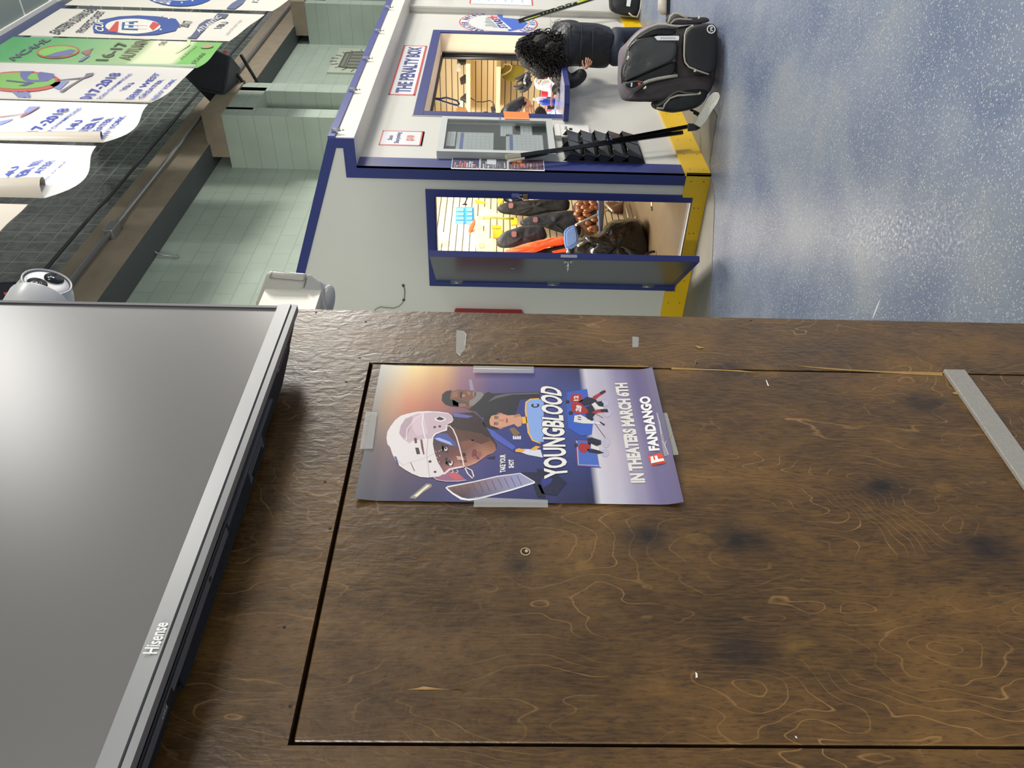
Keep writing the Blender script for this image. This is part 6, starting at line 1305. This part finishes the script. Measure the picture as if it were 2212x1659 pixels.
# hand on the hip and hand on the counter, five fingers each
def hand(nm, par, wrist, fwd, side, s_, m, curl=.5):
    f_ = V3(fwd).normalized(); sd = V3(side); sd = (sd-f_*sd.dot(f_)).normalized(); dn_ = f_.cross(sd)
    js = {'w': (wrist, (.026*s_, .018*s_)), 'p': (wrist+f_*.045*s_, (.036*s_, .014*s_))}; ed = [('w', 'p')]
    for i, (o_, L_) in enumerate(((-.030, .062), (-.010, .074), (.010, .070), (.029, .056))):
        a0 = wrist+f_*.082*s_+sd*o_*s_; a1 = a0+f_*L_*.5*s_+dn_*L_*.12*curl*s_+sd*o_*.12*s_; a2 = a1+f_*L_*.42*s_+dn_*L_*.45*curl*s_
        js['k%d' % i] = (a0, .0095*s_); js['m%d' % i] = (a1, .0085*s_); js['t%d' % i] = (a2, .0068*s_); ed += [('p', 'k%d' % i), ('k%d' % i, 'm%d' % i), ('m%d' % i, 't%d' % i)]
    q1 = wrist+f_*.035*s_-sd*.036*s_; q2 = q1+f_*.03*s_-sd*.022*s_+dn_*.008*s_; js['th1'] = (q1, .011*s_); js['th2'] = (q2, .0095*s_); js['th3'] = (q2+f_*.026*s_-sd*.004*s_, .0075*s_); ed += [('w', 'th1'), ('th1', 'th2'), ('th2', 'th3')]
    return skin(nm, js, ed, par, m)
hand('hand', t, DP(1264, 153, 6.93), RT*.9+DN*.35, DN+FW*.3, .85, SKIN, .8); hand('hand', t, DP(1196, 196, 7.25), -RT*.8-DN*.2, FW, 1, SKIN)
# hair: soft mass and curls
b = B()
for (x, y, d_, r_) in ((1150, 118, 7.0, (.13, .13, .13)), (1172, 112, 6.98, (.14, .14, .15)), (1190, 122, 6.95, (.12, .13, .12)), (1170, 140, 6.98, (.10, .12, .11)), (1132, 106, 7.02, (.08, .10, .08))):
    c = DP(x, y, d_); b.ball(c, r_, HAIR, 22, 14, fn=lambda dd, q: q*(1+.16*noise.noise(dd*4+c*3)))
b.build('hair', t); b = B(); rnd = random.Random(11)
# outline of the hair: crown at upper left, widening towards the shoulders
for k in range(620):
    v_ = rnd.random(); x = 1118+v_*88; yc_ = 104+v_*16; hw = 12+34*math.sin(min(1, v_*1.15)*math.pi*.62); q_ = rnd.uniform(-1, 1); y = yc_+hw*q_
    c = DP(x, y, 6.82+.13*q_*q_+rnd.uniform(0, .05)); g_ = (DN*.75+RT*(-q_*.5+rnd.uniform(-.4, .4))+FW*rnd.uniform(-.05, .3)).normalized(); u = g_.orthogonal().normalized(); v = g_.cross(u); ph = rnd.uniform(0, 6); L_ = rnd.uniform(.05, .11); cr_ = rnd.uniform(.006, .013)
    b.tube([c+g_*L_*i/8+(u*math.cos(ph+i*1.2)+v*math.sin(ph+i*1.2))*cr_ for i in range(9)], [.0045]*8+[.001], HAIR, 4, cap=False)
for k in range(16):
    c = DP(1196+rnd.uniform(-8, 8), 52+rnd.uniform(-3, 12), 7.05); g_ = (RT*rnd.uniform(.2, 1)+DN*rnd.uniform(-.2, .8)).normalized(); u = g_.orthogonal().normalized(); v = g_.cross(u)
    b.tube([c+g_*.07*i/8+(u*math.cos(i)+v*math.sin(i))*.01 for i in range(9)], .0012, HAIR, 3, cap=False)
o = b.build('curls', t); o['kind'] = 'stuff'
b = B()   # face, mostly hidden by hair, turned to the counter
fc = DP(1176, 150, 7.12); b.ball(fc, (.07, .075, .095), SKIN, 20, 14, fn=lambda dd, q: q+V3((0, .012 if dd.y > .8 and abs(dd.z) < .3 else 0, 0))); b.build('face', t)
# quilting seams of the jacket
b = B()
for i, (p, q, rr) in enumerate(((J(1232, 52, 7.05, 0)[0], J(1226, 150, 6.98, 0)[0], 0), (J(1256, 55, 7.07, 0)[0], J(1252, 148, 7.0, 0)[0], 0), (J(1280, 62, 7.1, 0)[0], J(1278, 140, 7.04, 0)[0], 0))):
    b.tube([p.lerp(q, k/8)-FW*(.03+.05*math.sin(math.pi*k/8)) for k in range(9)], .004, BLKM, 5)
b.build('quilt_seams', t)
# the clerk inside, mostly hidden by the window frame
t = thing('person', 'clerk inside the booth, only a black sleeve and one hand showing', 'person', V3((6.75, 3.10, .1)))
jc = {'pelvis': (V3((6.72, 3.2, .95)), .14), 'waist': (V3((6.72, 3.16, 1.12)), .13), 'chest': (V3((6.72, 3.1, 1.36)), .15), 'neck': (V3((6.70, 3.04, 1.55)), .055), 'chin': (V3((6.70, 3.0, 1.62)), .06), 'head': (V3((6.70, 3.0, 1.72)), .085),
      'hr': (V3((6.62, 3.2, .88)), .09), 'kr': (V3((6.62, 3.16, .5)), .065), 'ar': (V3((6.62, 3.2, .17)), .05), 'hl': (V3((6.84, 3.2, .88)), .09), 'kl': (V3((6.84, 3.16, .5)), .065), 'al': (V3((6.84, 3.2, .17)), .05)}
skin('body', jc, [('pelvis', 'waist'), ('waist', 'chest'), ('chest', 'neck'), ('neck', 'chin'), ('chin', 'head'), ('pelvis', 'hr'), ('hr', 'kr'), ('kr', 'ar'), ('pelvis', 'hl'), ('hl', 'kl'), ('kl', 'al')], t, SKIN2)
skin('black_jacket', {'p': (V3((6.72, 3.2, .92)), (.2, .15)), 'c': (V3((6.72, 3.12, 1.34)), (.2, .15)), 'n': (V3((6.70, 3.05, 1.52)), .09), 's1': (V3((6.88, 3.02, 1.40)), .09), 's0': (V3((6.54, 3.02, 1.40)), .09), 'e0': (V3((6.50, 3.0, 1.15)), .07), 'e1': (DP(1092, 247, 7.4), .075), 'f1': (DP(1112, 232, 7.5), .068), 'w1': (DP(1136, 214, 7.55), .05)}, [('p', 'c'), ('c', 'n'), ('c', 's1'), ('c', 's0'), ('s0', 'e0'), ('s1', 'e1'), ('e1', 'f1'), ('f1', 'w1')], t, mat('clerk_black', (20, 20, 20), .5, var=.3, vs=14, bump=.4, bs=14))
hand('hand', t, DP(1140, 210, 7.5), -RT*.97+DN*.15, DN, 1.15, SKIN2, .35)
b = B(); b.ball(V3((6.70, 3.0, 1.73)), (.085, .10, .12), mat('clerk_hair', (92, 62, 40), .5, var=.3, vs=40, bump=.4), 20, 12); b.build('hair', t)
